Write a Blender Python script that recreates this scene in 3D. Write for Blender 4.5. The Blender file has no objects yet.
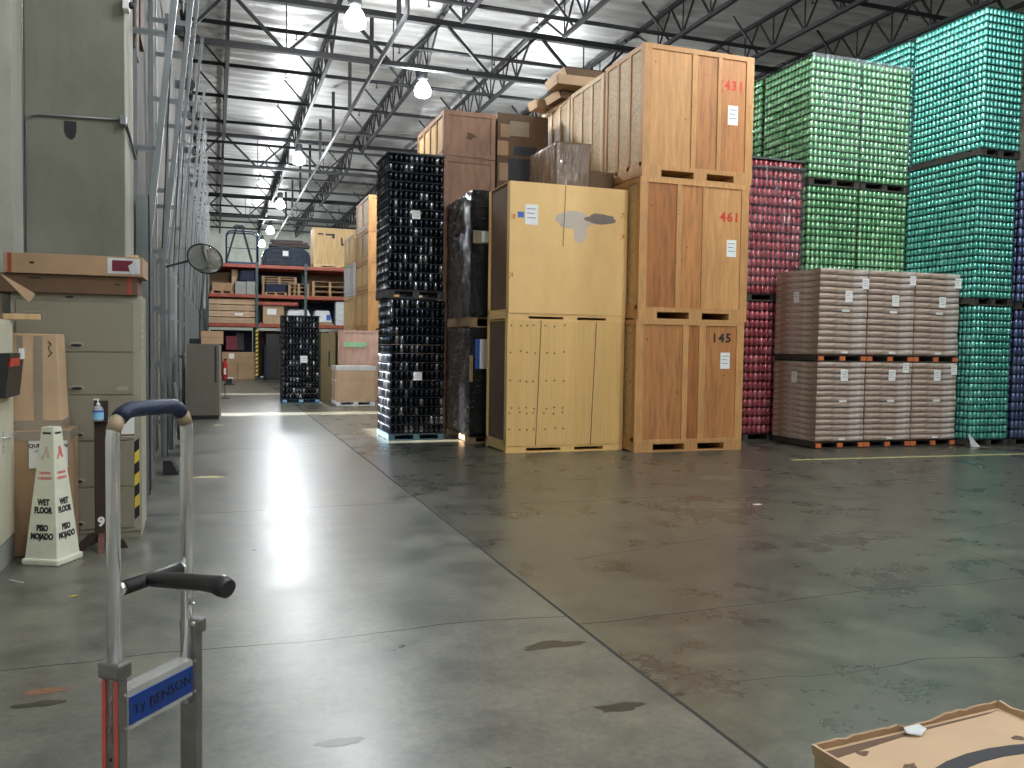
import bpy, bmesh, math, random
from mathutils import Vector, Matrix
random.seed(7)
PI = math.pi
C = bpy.context.scene.collection
SC = bpy.context.scene

# ------------------------------------------------------------------ camera frame
FPX = 852.0
YAW, PITCH, ROLL = math.radians(19.259), math.radians(2.537), math.radians(.815)
CAM = Vector((0, 0, 1.5))
fw = Vector((math.sin(YAW)*math.cos(PITCH), math.cos(YAW)*math.cos(PITCH), -math.sin(PITCH)))
rt = Vector((math.cos(YAW), -math.sin(YAW), 0)); up = rt.cross(fw)
_r, _u = rt.copy(), up.copy()
rt = math.cos(ROLL)*_r + math.sin(ROLL)*_u
up = -math.sin(ROLL)*_r + math.cos(ROLL)*_u
def ray(x, y): return fw*FPX + rt*(x-512) + up*(384-y)
def atY(x, y, Y):
    d = ray(x, y); return CAM + d*(Y/d.y)
def atX(x, y, X):
    d = ray(x, y); return CAM + d*(X/d.x)
def atZ(x, y, z=0.0):
    d = ray(x, y); return CAM + d*((z-1.5)/d.z)
cd = bpy.data.cameras.new('camera'); cam = bpy.data.objects.new('camera', cd); C.objects.link(cam)
cam.matrix_world = Matrix(((rt.x, up.x, -fw.x, CAM.x), (rt.y, up.y, -fw.y, CAM.y), (rt.z, up.z, -fw.z, CAM.z), (0, 0, 0, 1)))
cd.sensor_width = 36; cd.sensor_fit = 'HORIZONTAL'; cd.lens = FPX/1024*36; cd.clip_end = 200; cd.clip_start = .05
SC.camera = cam
SC.view_settings.view_transform = 'Standard'; SC.view_settings.look = 'None'
SC.view_settings.gamma = 1; SC.view_settings.use_curve_mapping = False
SC.view_settings.exposure = 0.1

# ------------------------------------------------------------------ materials
MATS = {}
def new_mat(name):
    m = bpy.data.materials.new(name); m.use_nodes = True
    nt = m.node_tree; b = nt.nodes['Principled BSDF']; MATS[name] = m
    return m, nt, b
def rgb(c): return (c[0], c[1], c[2], 1)
def N(nt, t, **k):
    n = nt.nodes.new(t)
    for a, v in k.items(): setattr(n, a, v)
    return n
def L(nt, a, b): nt.links.new(a, b)
def coords(nt, scale=(1, 1, 1), kind='Object'):
    tc = N(nt, 'ShaderNodeTexCoord'); mp = N(nt, 'ShaderNodeMapping'); mp.inputs['Scale'].default_value = scale
    L(nt, tc.outputs[kind], mp.inputs['Vector']); return mp.outputs['Vector']
def noise(nt, v, s, d=4, r=.55):
    n = N(nt, 'ShaderNodeTexNoise'); n.inputs['Scale'].default_value = s; n.inputs['Detail'].default_value = d
    n.inputs['Roughness'].default_value = r; L(nt, v, n.inputs['Vector']); return n.outputs['Fac']
def ramp(nt, f, stops):
    r = N(nt, 'ShaderNodeValToRGB'); e = r.color_ramp.elements
    while len(e) < len(stops): e.new(.5)
    for i, (p, c) in enumerate(stops): e[i].position = p; e[i].color = rgb(c) if len(c) == 3 else c
    L(nt, f, r.inputs['Fac']); return r.outputs['Color']
def mix(nt, f, a, b, mode='MIX'):
    m = N(nt, 'ShaderNodeMix', data_type='RGBA', blend_type=mode)
    if isinstance(f, float): m.inputs['Factor'].default_value = f
    else: L(nt, f, m.inputs['Factor'])
    for s, v in (('A', a), ('B', b)):
        sock = [i for i in m.inputs if i.name == s and i.type == 'RGBA'][0]
        if isinstance(v, tuple): sock.default_value = rgb(v)
        else: L(nt, v, sock)
    return [o for o in m.outputs if o.type == 'RGBA'][0]
def bump(nt, b, h, s=.3, d=.01):
    n = N(nt, 'ShaderNodeBump'); n.inputs['Strength'].default_value = s; n.inputs['Distance'].default_value = d
    L(nt, h, n.inputs['Height']); L(nt, n.outputs['Normal'], b.inputs['Normal'])
def math_(nt, op, a, b=None, c=None):
    n = N(nt, 'ShaderNodeMath', operation=op)
    for i, v in enumerate((a, b, c)):
        if v is None: continue
        if isinstance(v, (int, float)): n.inputs[i].default_value = v
        else: L(nt, v, n.inputs[i])
    return n.outputs[0]
def plain(name, c, rough=.6, metal=0., var=.12, sc=6., bs=.1, coat=0.):
    m, nt, b = new_mat(name); v = coords(nt)
    f = noise(nt, v, sc, 5)
    L(nt, ramp(nt, f, [(.3, tuple(x*(1-var) for x in c)), (.7, tuple(min(1, x*(1+var)) for x in c))]), b.inputs['Base Color'])
    b.inputs['Roughness'].default_value = rough; b.inputs['Metallic'].default_value = metal
    b.inputs['Coat Weight'].default_value = coat
    if bs: bump(nt, b, noise(nt, v, sc*8, 3), bs, .004)
    return m
def wood(name, c, dark=.6, rough=.6, scale=(14, 14, 1.2), knots=.5, var=.25):
    m, nt, b = new_mat(name); v = coords(nt, scale)
    g = noise(nt, v, 1.6, 6, .6)
    col = ramp(nt, g, [(.28, tuple(x*dark for x in c)), (.5, c), (.75, tuple(min(1, x*(1+var)) for x in c))])
    v2 = coords(nt, (2.4, 2.4, 2.4)); k = N(nt, 'ShaderNodeTexVoronoi'); k.inputs['Scale'].default_value = 2.2; L(nt, v2, k.inputs['Vector'])
    kf = ramp(nt, k.outputs['Distance'], [(0, (1, 1, 1)), (.06, (.8, .8, .8)), (.095, (0, 0, 0))])
    kf2 = math_(nt, 'MULTIPLY', kf, knots)
    big = noise(nt, coords(nt, (1, 1, .35)), 1.4, 3)
    col = mix(nt, big, col, mix(nt, 1.0, col, (.82, .74, .68), 'MULTIPLY'))
    col = mix(nt, kf2, col, tuple(x*.22 for x in c))
    oi = N(nt, 'ShaderNodeObjectInfo')
    br = math_(nt, 'MULTIPLY_ADD', oi.outputs['Random'], .16, .92)
    hs = N(nt, 'ShaderNodeHueSaturation'); L(nt, br, hs.inputs['Value']); L(nt, col, hs.inputs['Color'])
    L(nt, hs.outputs['Color'], b.inputs['Base Color']); b.inputs['Roughness'].default_value = rough
    bump(nt, b, g, .25, .003); return m
def cans(name, stops, rough=.32, metal=.75, label=False):
    m, nt, b = new_mat(name)
    g = N(nt, 'ShaderNodeNewGeometry'); oi = N(nt, 'ShaderNodeObjectInfo')
    r = math_(nt, 'FRACT', math_(nt, 'ADD', g.outputs['Random Per Island'], oi.outputs['Random']))
    col = ramp(nt, r, stops)
    if label:
        f = noise(nt, coords(nt, (1, 1, 1)), 38, 2)
        lf = ramp(nt, f, [(.57, (0, 0, 0)), (.62, (1, 1, 1))])
        col = mix(nt, math_(nt, 'MULTIPLY', lf, .75), col, label)
    L(nt, col, b.inputs['Base Color']); b.inputs['Roughness'].default_value = rough; b.inputs['Metallic'].default_value = metal
    return m
def emis(name, c, s):
    m, nt, b = new_mat(name); b.inputs['Base Color'].default_value = rgb(c)
    b.inputs['Emission Color'].default_value = rgb(c); b.inputs['Emission Strength'].default_value = s; return m

def floor_mat():
    m, nt, b = new_mat('polished_concrete'); v = coords(nt, (1, 1, 1))
    K = .62
    a = noise(nt, v, .55, 6, .62); c2 = noise(nt, v, 3.2, 8, .7); f = noise(nt, v, 28, 4, .7)
    base = ramp(nt, a, [(.28, (0.096, 0.100, 0.085)), (.5, (0.132, 0.132, 0.112)), (.72, (0.173, 0.168, 0.137))])
    base = mix(nt, .55, base, ramp(nt, c2, [(.32, (0.077, 0.080, 0.071)), (.52, (0.146, 0.146, 0.124)), (.72, (0.208, 0.200, 0.169))]))
    base = mix(nt, .3, base, ramp(nt, f, [(.35, (0.077, 0.076, 0.065)), (.65, (0.215, 0.208, 0.180))]))
    xyz = N(nt, 'ShaderNodeSeparateXYZ'); L(nt, v, xyz.inputs[0])
    w1 = noise(nt, coords(nt, (.62, .6, .6)), 1.0, 3, .45)
    def line(axis, pos, amp, w, lo=None, hi=None):
        p = xyz.outputs[axis]; q = math_(nt, 'ADD', p, math_(nt, 'MULTIPLY', math_(nt, 'SUBTRACT', w1, .5), amp))
        d = math_(nt, 'ABSOLUTE', math_(nt, 'SUBTRACT', q, pos)); r = math_(nt, 'LESS_THAN', d, w)
        if lo is not None:
            o = xyz.outputs['X' if axis == 'Y' else 'Y']
            r = math_(nt, 'MULTIPLY', r, math_(nt, 'GREATER_THAN', o, lo)); r = math_(nt, 'MULTIPLY', r, math_(nt, 'LESS_THAN', o, hi))
        return r
    tot = line('X', 1.86, .05, .010)
    for args in (('Y', 4.35, .5, .004, -2, 1.86), ('Y', 4.2, .35, .004, 1.86, 9), ('Y', 7.9, .3, .005, -1, 1.86), ('Y', 7.6, .25, .005, 1.86, 12),
                 ('Y', 3.2, .9, .003, 1.9, 4.5), ('Y', 2.75, .8, .003, -1.5, 1.0), ('X', 5.4, 1.6, .004, 1.5, 6.2), ('Y', 12.6, .2, .006, -1, 2.5), ('Y', 5.6, .9, .003, 2.4, 8)):
        tot = math_(nt, 'MAXIMUM', tot, line(*args))
    base0 = tot; base = mix(nt, math_(nt, 'MULTIPLY', tot, .0), base, (0.014, 0.013, 0.012))
    cl_ = noise(nt, v, .33, 3, .5); cm = noise(nt, coords(nt, (1, 1, 1)), 1.6, 7, .7)
    base = mix(nt, 1.0, base, ramp(nt, cl_, [(.35, (.80, .82, .84)), (.65, (1.12, 1.10, 1.04))]), 'MULTIPLY')
    base = mix(nt, 1.0, base, ramp(nt, cm, [(.35, (.68, .69, .70)), (.5, (1, 1, 1)), (.66, (1.25, 1.22, 1.14))]), 'MULTIPLY')
    # worn wheel scuffs: long thin marks along the aisle
    sv = noise(nt, coords(nt, (5.5, .5, 1)), 2.2, 5, .6)
    base = mix(nt, math_(nt, 'MULTIPLY', ramp(nt, sv, [(.6, (0, 0, 0)), (.72, (1, 1, 1))]), .28), base, (0.084, 0.086, 0.076))
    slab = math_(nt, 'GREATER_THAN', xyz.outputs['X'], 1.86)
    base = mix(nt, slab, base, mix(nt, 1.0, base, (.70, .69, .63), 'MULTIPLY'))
    base = mix(nt, math_(nt, 'MULTIPLY', tot, .93), base, (.012, .012, .011))
    L(nt, base, b.inputs['Base Color'])
    rr = math_(nt, 'MULTIPLY_ADD', cm, .28, .13); rr = math_(nt, 'MULTIPLY_ADD', a, .12, rr)
    rr = math_(nt, 'SUBTRACT', rr, math_(nt, 'MULTIPLY', slab, .035)); rr = math_(nt, 'MAXIMUM', rr, math_(nt, 'MULTIPLY', tot, .8))
    L(nt, rr, b.inputs['Roughness']); b.inputs['Specular IOR Level'].default_value = .5
    b.inputs['Coat Weight'].default_value = .0
    h = math_(nt, 'SUBTRACT', math_(nt, 'MULTIPLY', noise(nt, v, 2.5, 2), .5), tot)
    bump(nt, b, h, .05, .006)
floor_mat()
def concrete(name, c, pit=True):
    m, nt, b = new_mat(name); v = coords(nt, (1, 1, .7))
    a = noise(nt, v, 1.3, 8, .62); s = noise(nt, coords(nt, (7, 7, .5)), 1.5, 4)
    col = ramp(nt, a, [(.3, tuple(x*.72 for x in c)), (.5, c), (.72, tuple(x*1.22 for x in c))])
    col = mix(nt, ramp(nt, s, [(.55, (0, 0, 0)), (.8, (.5, .5, .5))]), col, tuple(x*.62 for x in c))
    L(nt, col, b.inputs['Base Color']); b.inputs['Roughness'].default_value = .85
    bump(nt, b, noise(nt, v, 18, 6, .7), .35, .006); return m
concrete('concrete_wall', (.20, .198, .155)); concrete('concrete_dark', (.10, .092, .08)); concrete('concrete_pale', (.38, .375, .32)); concrete('painted_far_wall', (.42, .44, .38))
def insul():
    m, nt, b = new_mat('insulation_foil'); v = coords(nt, (.35, 3, 1))
    a = noise(nt, v, 2, 6, .6)
    L(nt, ramp(nt, a, [(.3, (.34, .34, .33)), (.55, (.47, .47, .455)), (.75, (.60, .60, .58))]), b.inputs['Base Color'])
    b.inputs['Roughness'].default_value = .38; b.inputs['Metallic'].default_value = .25
    bump(nt, b, noise(nt, coords(nt, (1.2, 7, 1)), 3, 5, .6), .7, .03)
insul()
plain('black_steel', (.007, .0075, .009), .6, .0); plain('galvanised', (.23, .245, .25), .42, .6, .12, 3, .03)
plain('galvanised_dark', (.10, .11, .115), .55, .5, .3, 9); plain('white_pipe', (.62, .64, .64), .35, .3)
wood('ply_orange', (.50, .225, .075), .62, knots=1); wood('ply_light', (.62, .335, .125), .78, knots=.8); wood('ply_deep', (.41, .16, .045), .55, knots=.8)
wood('ply_pale', (.68, .47, .22), .8, knots=.5); wood('batten', (.58, .315, .12), .75, scale=(20, 20, 2), knots=.5)
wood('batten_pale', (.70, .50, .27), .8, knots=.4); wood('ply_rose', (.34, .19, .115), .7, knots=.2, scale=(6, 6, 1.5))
wood('ply_yellow', (.84, .56, .21), .9, knots=.15, var=.08, scale=(20, 20, .8)); wood('yellow_board', (.90, .61, .25), .95, knots=.06, var=.05, scale=(3, 3, 1))
wood('pallet_wood', (.42, .27, .14), .6, scale=(2, 14, 14), knots=.2); wood('pallet_dark', (.05, .045, .04), .6, scale=(2, 14, 14), knots=.0)
wood('ply_pink', (.66, .44, .36), .8, knots=.1, scale=(6, 6, 2)); wood('dark_wood', (.045, .024, .018), .7, scale=(12, 12, 1), knots=0)
wood('osb', (.58, .40, .19), .6, knots=.9, scale=(16, 16, 16))
def card(name, c):
    m, nt, b = new_mat(name); v = coords(nt)
    a = noise(nt, v, 2.5, 5); fl = noise(nt, coords(nt, (80, 80, 1.5)), 1, 2)
    col = ramp(nt, a, [(.3, tuple(x*.84 for x in c)), (.7, tuple(min(1, x*1.1) for x in c))])
    col = mix(nt, math_(nt, 'MULTIPLY', fl, .12), col, tuple(x*.6 for x in c))
    L(nt, col, b.inputs['Base Color']); b.inputs['Roughness'].default_value = .75
    bump(nt, b, fl, .08, .002); return m
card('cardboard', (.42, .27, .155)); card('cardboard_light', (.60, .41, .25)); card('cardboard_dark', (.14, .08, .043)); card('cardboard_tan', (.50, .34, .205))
card('cardboard_grey', (.36, .29, .2)); card('cardboard_olive', (.26, .21, .10))
plain('gray_print', (.22, .22, .25), .6); plain('pipe_gray', (.035, .035, .037), .75); plain('paper', (.82, .82, .80), .6, 0, .04); plain('ink', (.015, .015, .02), .6, 0, .1); plain('red_ink', (.58, .035, .02), .6, 0, .15)
plain('pink_ink', (.72, .16, .2), .6, 0, .15); plain('faded_ink', (.62, .48, .42), .6, 0, .1)
plain('blue_label', (.03, .12, .5), .5); plain('light_blue', (.25, .55, .8), .4); plain('maroon', (.16, .012, .03), .5)
plain('tape_clear', (.32, .26, .2), .22, 0, .1, 30); plain('tape_red', (.33, .06, .035), .4)
plain('cabinet_tan', (.28, .258, .19), .42, .1, .04, 3, .05); plain('cabinet_edge', (.37, .35, .27), .42, .1, .05, 3, .05)
plain('cabinet_gray', (.165, .155, .13), .5, .1, .06); plain('cream_metal', (.62, .61, .48), .4, .05, .05)
plain('cone_plastic', (.74, .74, .60), .42, 0, .06, 12, .1); plain('black_plastic', (.02, .02, .022), .38, 0, .1, 10, .15)
plain('black_foam', (.016, .016, .018), .5, 0, .2, 40, .3); plain('blue_wrap', (.012, .022, .055), .5, 0, .4, 25, .4)
plain('aluminium', (.95, .94, .93), .2, .8, .12, 14, .05); plain('aluminium_dull', (.33, .32, .31), .4, .9, .15, 14); plain('zinc_bolt', (.6, .58, .5), .3, .9)
plain('red_stripe', (.72, .13, .11), .45, 0, .1); plain('brown_tape', (.42, .31, .20), .4); plain('plate_blue', (.008, .04, .21), .38, 0, .08)
plain('rack_orange', (.34, .068, .035), .5, .1, .25, 4); plain('rack_post', (.045, .075, .075), .5, .2); plain('hazard_yellow', (.75, .55, .05), .5)
plain('door_panel', (.21, .22, .205), .55, .2, .15, 3); plain('rust_panel', (.13, .075, .05), .8, 0, .4, 5); plain('rubber', (.02, .02, .02), .8)
plain('film_black', (.008, .008, .009), .2, 0, .2, 5, 0, .6); plain('pallet_blue', (.05, .11, .15), .6); plain('block_orange', (.62, .16, .05), .6)
plain('blue_frame', (.01, .04, .1), .4, .3); plain('navy_cloth', (.015, .02, .05), .8); plain('gray_box', (.3, .31, .28), .6); plain('white_film', (.62, .64, .64), .3, 0, .15, 9, .4, .3)
plain('dark_sheet', (.012, .016, .018), .5); plain('teal_sheet', (.01, .055, .05), .5); plain('green_sheet', (.04, .08, .045), .5); plain('red_sheet', (.05, .012, .016), .5); plain('navy_sheet', (.012, .016, .04), .5)
plain('yellow_tape', (.60, .55, .22), .55, 0, .2, 20); plain('grime', (.035, .032, .022), .35, 0, .3, 12); plain('rust_stain', (.20, .09, .045), .5, 0, .4, 30)
plain('paint_lilac', (.52, .44, .36), .6, 0, .05, 5); plain('paint_gray', (.20, .15, .13), .6, 0, .1, 8); plain('mirror_rim', (.02, .02, .02), .4)
plain('extinguisher_red', (.5, .02, .02), .3); plain('green_mark', (.35, .6, .35), .6); plain('skid_brown', (.13, .05, .035), .6)
def film_m():
    for nm, c, a in (('stretch_film', (.8, .85, .95), .16), ('haze_film', (.86, .95, 1), .3)):
        m, nt, b = new_mat(nm); b.inputs['Base Color'].default_value = rgb(c); b.inputs['Roughness'].default_value = .18
        f = noise(nt, coords(nt, (9, 9, 1.2)), 2, 5, .65)
        L(nt, ramp(nt, f, [(.4, (a*.1,)*3), (.62, (a*.3,)*3), (.75, (min(1, a*3),)*3)]), b.inputs['Alpha'])
        bump(nt, b, f, .6, .02)
film_m()
def wrinkle_black():
    m, nt, b = new_mat('wrinkled_black_film'); v = coords(nt, (2, 2, 5))
    b.inputs['Base Color'].default_value = (.005, .005, .006, 1); b.inputs['Roughness'].default_value = .09; b.inputs['Specular IOR Level'].default_value = .4
    bump(nt, b, noise(nt, v, 3.2, 5, .6), 1.0, .06)
    m, nt, b = new_mat('wrinkled_clear_film'); v = coords(nt, (5, 5, 1.5))
    n = noise(nt, v, 2, 5, .6)
    L(nt, ramp(nt, n, [(.35, (.13, .085, .055)), (.6, (.24, .17, .12)), (.75, (.5, .45, .42))]), b.inputs['Base Color'])
    b.inputs['Roughness'].default_value = .2; b.inputs['Coat Weight'].default_value = .5
    bump(nt, b, n, 1.0, .05)
wrinkle_black()
def bundle():
    m, nt, b = new_mat('flat_bundles'); v = coords(nt, (1, 1, 1)); n = noise(nt, v, 3, 4)
    xyz = N(nt, 'ShaderNodeSeparateXYZ'); L(nt, v, xyz.inputs[0])
    st = math_(nt, 'SINE', math_(nt, 'MULTIPLY', xyz.outputs['Z'], 620)); z = noise(nt, coords(nt, (.6, .6, 70)), 1, 3)
    col = ramp(nt, z, [(.35, (.25, .165, .115)), (.65, (.44, .31, .22))])
    wf = noise(nt, coords(nt, (1.5, 1.5, 5)), 1.6, 4, .6)
    col = mix(nt, ramp(nt, wf, [(.44, (0, 0, 0)), (.66, (.75, .75, .75))]), col, (.74, .67, .64))  # whitish sheen of the film, mixed into the colour by noise
    L(nt, col, b.inputs['Base Color']); b.inputs['Roughness'].default_value = .36
    b.inputs['Coat Weight'].default_value = 1; b.inputs['Coat Roughness'].default_value = .16; b.inputs['Coat IOR'].default_value = 1.8
    bump(nt, b, math_(nt, 'ADD', z, math_(nt, 'MULTIPLY', n, 1.5)), .5, .012)
bundle()
cans('can_teal', [(0, (.09, .40, .33)), (.5, (.14, .50, .42)), (1, (.22, .60, .50))], .3, .65)
cans('can_green', [(0, (.15, .36, .18)), (.5, (.21, .45, .24)), (1, (.32, .56, .33))], .3, .6)
cans('can_red', [(0, (.26, .035, .045)), (.6, (.38, .06, .075)), (1, (.48, .13, .15))], .3, .5, (.7, .62, .62))
cans('can_navy', [(0, (.05, .07, .16)), (1, (.12, .15, .27))], .35, .6)
cans('can_black', [(0, (.02, .024, .032)), (.5, (.04, .046, .06)), (.62, (.14, .15, .17)), (.74, (.03, .035, .045)), (.86, (.30, .30, .31)), (1, (.38, .38, .38))], .2, .85)  # silvery steps put glossy highlights into the colour of single cans
for k in ('can_black',): MATS[k].node_tree.nodes['Color Ramp'].color_ramp.interpolation = 'CONSTANT'
m, nt, b = new_mat('mirror_glass'); b.inputs['Base Color'].default_value = (.9, .9, .9, 1); b.inputs['Metallic'].default_value = 1; b.inputs['Roughness'].default_value = .04
emis('lamp_glow', (.93, .97, 1), 60); emis('daylight_sky', (.86, .9, 1), 5)
m, nt, b = new_mat('bottle_clear'); b.inputs['Base Color'].default_value = (.75, .8, .85, 1); b.inputs['Roughness'].default_value = .15; b.inputs['Transmission Weight'].default_value = .5

# ------------------------------------------------------------------ mesh helpers
class MB:
    def __init__(s): s.v = []; s.f = []; s.sm = []
    def box(s, x0, x1, y0, y1, z0, z1):
        i = len(s.v); s.v += [(x, y, z) for z in (z0, z1) for y in (y0, y1) for x in (x0, x1)]
        s.f += [(i, i+2, i+3, i+1), (i+4, i+5, i+7, i+6), (i, i+1, i+5, i+4), (i+2, i+6, i+7, i+3), (i, i+4, i+6, i+2), (i+1, i+3, i+7, i+5)]
        s.sm += [0]*6; return s
    def hexa(s, p):   # 8 points: bottom 4 ccw, top 4 ccw
        i = len(s.v); s.v += [tuple(q) for q in p]
        s.f += [(i+3, i+2, i+1, i), (i+4, i+5, i+6, i+7)] + [(i+k, i+(k+1) % 4, i+4+(k+1) % 4, i+4+k) for k in range(4)]
        s.sm += [0]*6; return s
    def bar(s, a, b, w, h, upv=(0, 0, 1)):
        a, b = Vector(a), Vector(b); d = (b-a).normalized(); u = Vector(upv)
        if abs(d.dot(u)) > .98: u = Vector((0, 1, 0))
        r = d.cross(u).normalized(); u = r.cross(d)
        q = [(-w/2, -h/2), (w/2, -h/2), (w/2, h/2), (-w/2, h/2)]
        return s.hexa([a+r*x+u*y for x, y in q] + [b+r*x+u*y for x, y in q])
    def tube(s, pts, r, n=10, cap=True):
        pts = [Vector(p) for p in pts]; rs = r if isinstance(r, (list, tuple)) else [r]*len(pts)
        i0 = len(s.v); ref = None
        for k, p in enumerate(pts):
            d = ((pts[min(k+1, len(pts)-1)]-pts[max(k-1, 0)])).normalized()
            if ref is None: ref = Vector((0, 0, 1)) if abs(d.z) < .9 else Vector((1, 0, 0))
            x = d.cross(ref).normalized(); y = d.cross(x).normalized(); ref = x.cross(d)
            for j in range(n):
                t = 2*PI*j/n; s.v.append(tuple(p + (x*math.cos(t)+y*math.sin(t))*rs[k]))
        for k in range(len(pts)-1):
            for j in range(n):
                a = i0+k*n+j; b2 = i0+k*n+(j+1) % n; s.f.append((a, b2, b2+n, a+n)); s.sm.append(1)
        if cap:
            s.f.append(tuple(i0+j for j in range(n-1, -1, -1))); s.f.append(tuple(i0+(len(pts)-1)*n+j for j in range(n))); s.sm += [0, 0]
        return s
    def lathe(s, prof, n=16, o=(0, 0, 0), cap=True, rot=None):
        i0 = len(s.v)
        for (r, z) in prof:
            for j in range(n):
                t = 2*PI*j/n; p = Vector((r*math.cos(t), r*math.sin(t), z))
                if rot: p = rot @ p
                s.v.append((p.x+o[0], p.y+o[1], p.z+o[2]))
        for k in range(len(prof)-1):
            for j in range(n):
                a = i0+k*n+j; b2 = i0+k*n+(j+1) % n; s.f.append((a, b2, b2+n, a+n)); s.sm.append(1)
        if cap:
            s.f.append(tuple(i0+j for j in range(n-1, -1, -1))); s.f.append(tuple(i0+(len(prof)-1)*n+j for j in range(n))); s.sm += [0, 0]
        return s
    def poly(s, pts, normal, t):   # extruded polygon
        i = len(s.v); n = len(pts); nv = Vector(normal)*t
        s.v += [tuple(p) for p in pts] + [tuple(Vector(p)+nv) for p in pts]
        s.f += [tuple(range(i+n-1, i-1, -1)), tuple(range(i+n, i+2*n))] + [(i+k, i+(k+1) % n, i+n+(k+1) % n, i+n+k) for k in range(n)]
        s.sm += [0]*(n+2); return s
    def mesh(s, name, mat):
        me = bpy.data.meshes.new(name); me.from_pydata(s.v, [], s.f); me.polygons.foreach_set('use_smooth', [bool(x) for x in s.sm])
        me.materials.append(MATS[mat]); me.update(); return me
def obj(name, mb, mat, parent=None, loc=(0, 0, 0), bevel=0):
    me = mb.mesh(name, mat) if isinstance(mb, MB) else mb
    o = bpy.data.objects.new(name, me); C.objects.link(o); o.location = loc
    if parent: o.parent = parent
    if bevel:
        bv = o.modifiers.new('bevel', 'BEVEL'); bv.width = bevel; bv.segments = 2; bv.limit_method = 'ANGLE'
    return o
def tag(o, label, cat, group=None):
    o['label'] = label; o['category'] = cat
    if group: o['group'] = group
    return o
def thing(name, label, cat, loc=(0, 0, 0), rz=0, group=None):
    o = bpy.data.objects.new(name, None); C.objects.link(o); o.location = loc; o.rotation_euler = (0, 0, rz)
    o.empty_display_size = .1
    return tag(o, label, cat, group)
def struct(name, mb, mat, parent=None, bevel=0):
    o = obj(name, mb, mat, parent, bevel=bevel)
    if not parent: o['kind'] = 'structure'
    return o
def copy_tree(o, parent=None):
    c = o.copy(); C.objects.link(c); c.parent = parent
    for ch in list(o.children): copy_tree(ch, c)
    return c
def text(name, s, size, mat, parent, loc, rot=(PI/2, 0, 0), depth=.001, bold=.0, sx=1.0, align='CENTER'):
    cu = bpy.data.curves.new(name, 'FONT'); cu.body = s; cu.size = size; cu.extrude = depth; cu.offset = bold
    cu.align_x = align; cu.align_y = 'CENTER'; cu.resolution_u = 3; cu.space_character = 1.25 if name == 'painted_number' else 1
    t = bpy.data.objects.new(name, cu); C.objects.link(t)
    dg = bpy.context.evaluated_depsgraph_get(); me = bpy.data.meshes.new_from_object(t.evaluated_get(dg))
    bpy.data.objects.remove(t); me.materials.clear(); me.materials.append(MATS[mat])
    o = bpy.data.objects.new(name, me); C.objects.link(o); o.parent = parent; o.location = loc; o.rotation_euler = rot; o.scale = (sx, 1, 1)
    return o
def blob(cx, cy, rx, ry, n=22, j=.3, seed=0):
    rnd = random.Random(seed); out = []; a = [rnd.uniform(-1, 1) for _ in range(6)]
    for k in range(n):
        t = 2*PI*k/n; r = 1+j*(.5*math.sin(3*t+a[0]*3)*a[1]+.4*math.sin(5*t+a[2]*3)*a[3]+.3*rnd.uniform(-1, 1)); out.append((cx+rx*r*math.cos(t), cy+ry*r*math.sin(t)))
    return out

# ------------------------------------------------------------------ setting
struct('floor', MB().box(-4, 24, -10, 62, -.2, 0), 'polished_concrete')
# sagging insulation blanket under the roof deck
mb = MB(); xs = [-1.3+.61*i for i in range(42)]; ny = 620; y0 = -10; dy = 72/ny
for j in range(ny+1):
    Y = y0+dy*j
    for X in xs:
        s1 = abs(math.sin(PI*Y/.61)); jx = (X-.32)/2.44; s2 = abs(math.sin(PI*jx))
        mb.v.append((X, Y, 9.66-.055*s1-.04*s2*(.4+.6*s1)+.012*math.sin(Y*3.1+X*1.7)+.01*math.sin(X*5+Y*7)))
nx = len(xs)
for j in range(ny):
    for i in range(nx-1):
        a = j*nx+i; mb.f.append((a, a+nx, a+nx+1, a+1)); mb.sm.append(1)
ce = struct('ceiling', mb, 'insulation_foil')
so = ce.modifiers.new('solid', 'SOLIDIFY'); so.thickness = .15; so.offset = -1
struct('wall_back', MB().box(-2, 24, 60.5, 60.8, 0, 9.7), 'painted_far_wall')
struct('wall_right', MB().box(22.5, 22.8, -10, 61, 0, 9.7), 'concrete_wall')
struct('wall_front', MB().box(-4, 24, -10, -9.7, 0, 9.7), 'concrete_wall')
BAYS = [(9.05, 11.35), (12.8, 15.1)] + [(18.25+3.75*k, 20.55+3.75*k) for k in range(11)]
OPEN = {2: .75, 4: .3}
mb = MB(); yprev = 8.7
for a, b in BAYS:
    mb.box(-1.05, -.75, yprev, a, 0, 9.7); mb.box(-1.05, -.75, a, b, 3.0, 9.7); yprev = b
mb.box(-1.05, -.75, yprev, 60.6, 0, 9.7)
struct('wall_left', mb, 'concrete_dark')
struct('wall_left_front', MB().box(-2.3, -1.9, -10, 7.8, 0, 9.7).box(-1.9, -1.465, 7.5, 8.9, 0, 9.7).box(-1.465, -1.3, 8.76, 8.9, 0, 9.7), 'concrete_pale')
pil = struct('wall_left_pier', MB().box(-1.462, -.715, 7.95, 8.72, 0, 9.7), 'concrete_wall', bevel=.01)
struct('trim_1', MB().box(-.717, -.711, 7.95, 8.72, 0, 9.7), 'concrete_pale', bevel=0)
# notch in the pier
mb = MB(); n = atY(70, 130, 7.93)
pts = [(n.x+x*.045, 7.949, n.z+z*.075) for x, z in ((-1, 1), (1, 1), (1, -.1), (.75, -.7), (.2, -1), (-.5, -.75), (-1, -.1))]
mb.poly(pts, (0, -1, 0), .004); struct('notch', mb, 'ink', pil).name = 'notch'

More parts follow.
